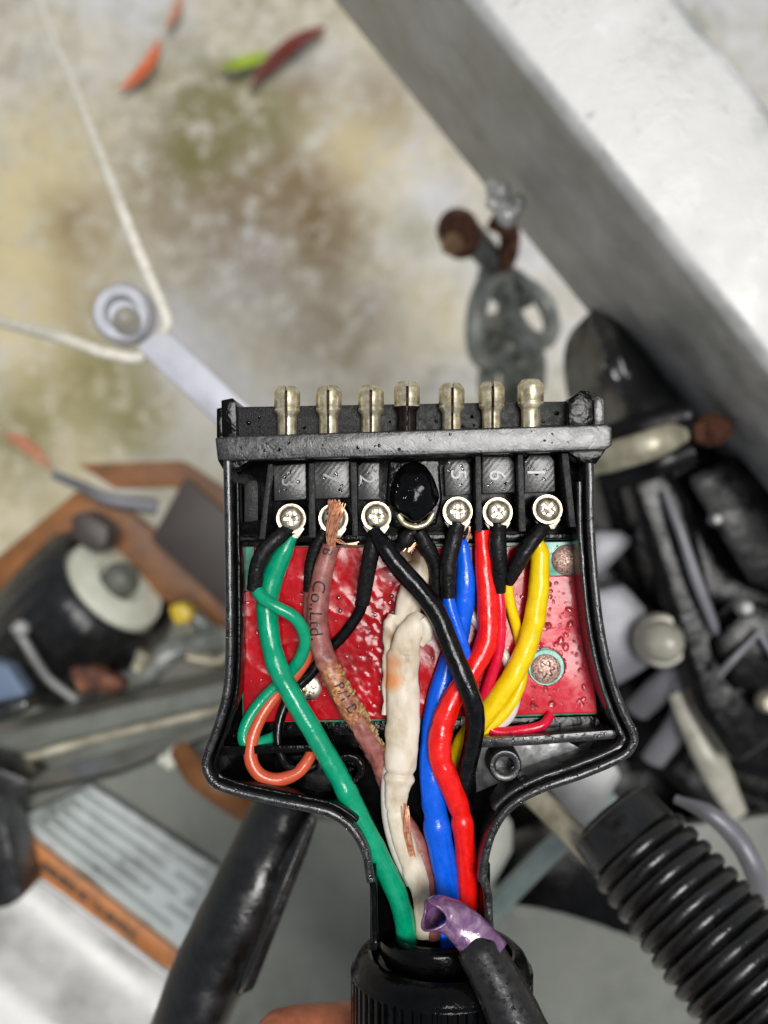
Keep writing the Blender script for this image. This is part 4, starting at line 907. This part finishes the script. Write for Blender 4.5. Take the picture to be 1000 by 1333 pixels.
# crimson
w13 = wire('thin crimson wire under the middle right black sleeve', (648, 760, -40))
wtube('insulation', [(649, 764, -34), (652, 800, -34), (650, 845, -38), (640, 880, -42), (630, 910, -48), (628, 935, -52), (645, 952, -50), (680, 950, -46), (706, 944, -46), (717, 930, -54)], [7, 7, 7, 7.5, 7, 7, 6.5, 6.5, 6.5, 6], crim_m, w13, 18)
wtube('heat_shrink_sleeve', [(649, 684, -24), (648, 706, -20), (650, 735, -24), (650, 770, -34)], [10.5, 11.5, 11, 9.5], sleeve_m, w13, 20, jit=.9 * U, jf=700)
# thick yellow
w14 = wire('thick yellow wire from the rightmost screw sweeping down left', (703, 705, -40))
wtube('insulation', [(700, 705, -30), (703, 722, -32), (701, 770, -32), (694, 815, -34), (678, 860, -36), (655, 900, -38), (628, 935, -44), (606, 962, -54), (596, 990, -62), (598, 1040, -68)], [8, 12, 13.5, 14, 14, 14, 14, 13, 12, 11], yel_m, w14, 24, jit=.9 * U, jf=500)
strands([(706, 690, -24), (704, 698, -26), (701, 710, -30)], 8, 2.5, .8, w14, 41, .6)
# thin yellow
w15 = wire('thin yellow wire tucked below the thick yellow one', (660, 755, -40))
wtube('insulation', [(661, 752, -34), (662, 775, -38), (668, 800, -44), (676, 830, -50), (681, 865, -52), (675, 898, -50), (655, 930, -50), (625, 955, -52), (600, 975, -58), (594, 1010, -66)], [7, 7, 7, 7, 7, 7.5, 7.5, 7, 7, 7], yel_m, w15, 18)
wtube('heat_shrink_sleeve', [(710, 684, -26), (696, 700, -20), (680, 724, -20), (666, 748, -28), (661, 758, -34)], [9, 11, 11, 9.5, 8.5], sleeve_m, w15, 20, jit=1.0 * U, jf=700)
# thin whites
w16 = wire('thin white wire glimpsed behind the red and yellow wires', (620, 800, -52))
wtube('insulation', [(604, 786, -52), (616, 804, -50), (640, 835, -50), (655, 850, -50), (664, 872, -50), (672, 905, -52), (662, 935, -54), (640, 945, -56), (600, 938, -58)], 6.5, wht_m, w16, 16)

# purple jacket + black lead, nearer the lens
pj = thing('split_cable', W(600, 1230, 0), 'black cable with a torn purple jacket end, out of focus in front', 'cable')
V, Fc = [], []; sgm = 36
pts = catmull([W(*p) for p in ((562, 1192, 44), (572, 1191, 32), (590, 1198, 22), (612, 1215, 22), (640, 1246, 30))], 6); fr = frames(pts, Vector((.3, 1, .3)))
rad_ = interp([19, 22, 23, 25, 27], 6); N_ = len(pts)
for i, p in enumerate(pts):
    t, b, n = fr[i]
    for k in range(sgm):
        a = 2 * math.pi * k / sgm; ed = max(0, 1 - i / 8)
        V.append(p + (b * math.cos(a) + n * math.sin(a)) * rad_[i] * U * (1 + .07 * math.sin(3 * a + i * .15) + .04 * noise.noise(p * 700 + Vector((a, 0, 0)))) + t * ed * 7 * U * math.sin(2 * a + 1))
for i in range(N_ - 1):
    for k in range(sgm): Fc.append((i * sgm + k, i * sgm + (k + 1) % sgm, (i + 1) * sgm + (k + 1) % sgm, (i + 1) * sgm + k))
o = mesh('jacket', V, Fc, purple_m, pj); md = o.modifiers.new('thick', 'SOLIDIFY'); md.thickness = 3 * U; md.offset = -1
wtube('core', [(572, 1212, 16), (588, 1208, 14), (620, 1225, 22)], [10, 12, 14], blue_m, pj, 16)
wtube('black_sleeve', [(612, 1214, 26), (626, 1240, 32), (648, 1280, 44), (672, 1330, 58), (700, 1400, 80), (720, 1500, 90)], [18, 30, 32, 36, 40, 40], insul('matt_black_rubber', (24, 23, 23), 1, .5, .2), pj, 28, 8)

# ------------------------------------------------------------------ water drops
def drops(spec, parent, seed):
    random.seed(seed); V, Fc = [], []
    for (x, y, h, r, fl_) in spec:
        c_ = W(x, y, h); o_ = len(V); sg_, rg = 14, 5; el = random.uniform(.8, 1.25); an = random.random() * 3.14
        for i in range(rg + 1):
            ph = math.pi / 2 * i / rg
            for k in range(sg_):
                a = 2 * math.pi * k / sg_; u, v = math.cos(a) * r * el, math.sin(a) * r / el
                V.append(c_ + Vector(((u * math.cos(an) - v * math.sin(an)) * math.cos(ph), (u * math.sin(an) + v * math.cos(an)) * math.cos(ph), math.sin(ph) * r * fl_)) * U)
        for i in range(rg):
            for k in range(sg_): Fc.append((o_ + i * sg_ + k, o_ + i * sg_ + (k + 1) % sg_, o_ + (i + 1) * sg_ + (k + 1) % sg_, o_ + (i + 1) * sg_ + k))
        Fc.append(tuple(o_ + k for k in range(sg_)))
    o = mesh('water_drops', V, Fc, water_m, parent); o['kind'] = 'stuff'; return o
random.seed(77); sp = []
for _ in range(170):
    x, y = random.uniform(690, 770), random.uniform(755, 920)
    if math.hypot(x - 711, y - 869) > 27: sp.append((x, y, -57.2, random.choice([1.4, 1.8, 2.4, 3, 4, 5.5]) * random.uniform(.8, 1.1), .6))
for _ in range(170):
    x, y = random.uniform(320, 690), random.uniform(718, 925); sp.append((x, y, -56.2, random.choice([1.0, 1.3, 1.6, 2.2, 3]), .5))
for _ in range(14): sp.append((random.uniform(718, 756), random.uniform(710, 746), -57.6, random.uniform(1, 2.4), .5))
drops(sp, pcb, 1)
sp = []
for _ in range(26): sp.append((random.uniform(312, 735), random.uniform(534, 560), -22, random.uniform(1.2, 3.6), .6))
for _ in range(18):
    x = random.uniform(300, 790); sp.append((x, random.uniform(572, 592) - (x - 290) * .03, 8, random.uniform(1.0, 2.4), .3))
for ch_, cx, cy, poly, size in TL:
    for _ in range(6): sp.append((cx + random.uniform(-13, 13), cy + random.uniform(-18, 18), -31.9, random.uniform(1.2, 2.8), .6))
for P, o_ in ((Ls, -5.5), (Rs, 5.5)):
    for _ in range(70):
        i = random.randint(3, len(P) - 4); q = offset(P, o_ + random.uniform(-4, 4))[i]; sp.append((q.x, q.y, -.6, random.uniform(.9, 2.4), .6))
for _ in range(40): x = random.uniform(630, 790); sp.append((x, 964 - (x - 630) * .05 + random.uniform(-3, 3), -22.2, random.uniform(1, 2.6), .6))
for _ in range(30):
    a = random.random() * 6.28; r = random.uniform(4, 24); sp.append((540 + r * math.cos(a), 640 + r * math.sin(a) * 1.2, -26 + 27 * math.sqrt(max(0, 1 - (r / 31) ** 2)) - .3, random.uniform(.8, 1.6), .6))
drops(sp, plug, 2)

# ------------------------------------------------------------------ hand under the nut
def hand():
    H = thing('person', W(640, 1560, -260), 'bare brown hand holding the plug from below, one fingertip showing', 'person')
    J = {'wrist': (760, 2050, -260, 200, 150), 'palm': (720, 1760, -250, 250, 130)}
    order = []; vs, es, rs = [], [], []
    def add(p, r, parent=None):
        vs.append(W(p[0], p[1], p[2])); rs.append(r); i = len(vs) - 1
        if parent is not None: es.append((parent, i))
        return i
    arm = add((800, 2700, -330), (210, 190)); wr = add((760, 2150, -290), (180, 150), arm); pm = add((730, 1850, -270), (230, 110), wr); pm2 = add((720, 1650, -280), (250, 100), pm); top = add((715, 1500, -285), (190, 85), pm2)
    for k, (y, l) in enumerate(((1356, 1.0), (1530, 1.06), (1665, 1.0), (1790, .82))):
        par = (top, top, pm2, pm)[k]
        a = add((690, y, -290), (64, 62), par); b = add((590 - 10 * k, y - 4, -285), (60, 58), a); c = add((690 - 235 * l, y - 6, -250), (55, 54), b); d = add((690 - 320 * l, y - 4, -190), (50, 48), c); e = add((690 - 350 * l, y, -150), (36, 34), d)
    t0 = add((850, 1700, -200), (90, 90), pm2); t1 = add((860, 1580, -90), (75, 72), t0); t2 = add((800, 1480, 0), (68, 62), t1); t3 = add((740, 1450, 40), (52, 42), t2)
    off = origin_of(H); me = bpy.data.meshes.new('hand'); me.from_pydata([tuple(v - off) for v in vs], es, []); o = link('hand', me, skin_m, H)
    sk = o.modifiers.new('skin', 'SKIN'); sk.use_smooth_shade = True; lay = me.skin_vertices or None
    if lay is None or len(lay) == 0:
        bpy.context.view_layer.objects.active = o; bm = bmesh.new(); bm.from_mesh(me); bm.verts.layers.skin.verify(); bm.to_mesh(me); bm.free()
    for i, r in enumerate(rs): me.skin_vertices[0].data[i].radius = (r[0] * U, r[1] * U)
    me.skin_vertices[0].data[pm2].use_root = True
    ss = o.modifiers.new('sub', 'SUBSURF'); ss.levels = 2; ss.render_levels = 2
hand()
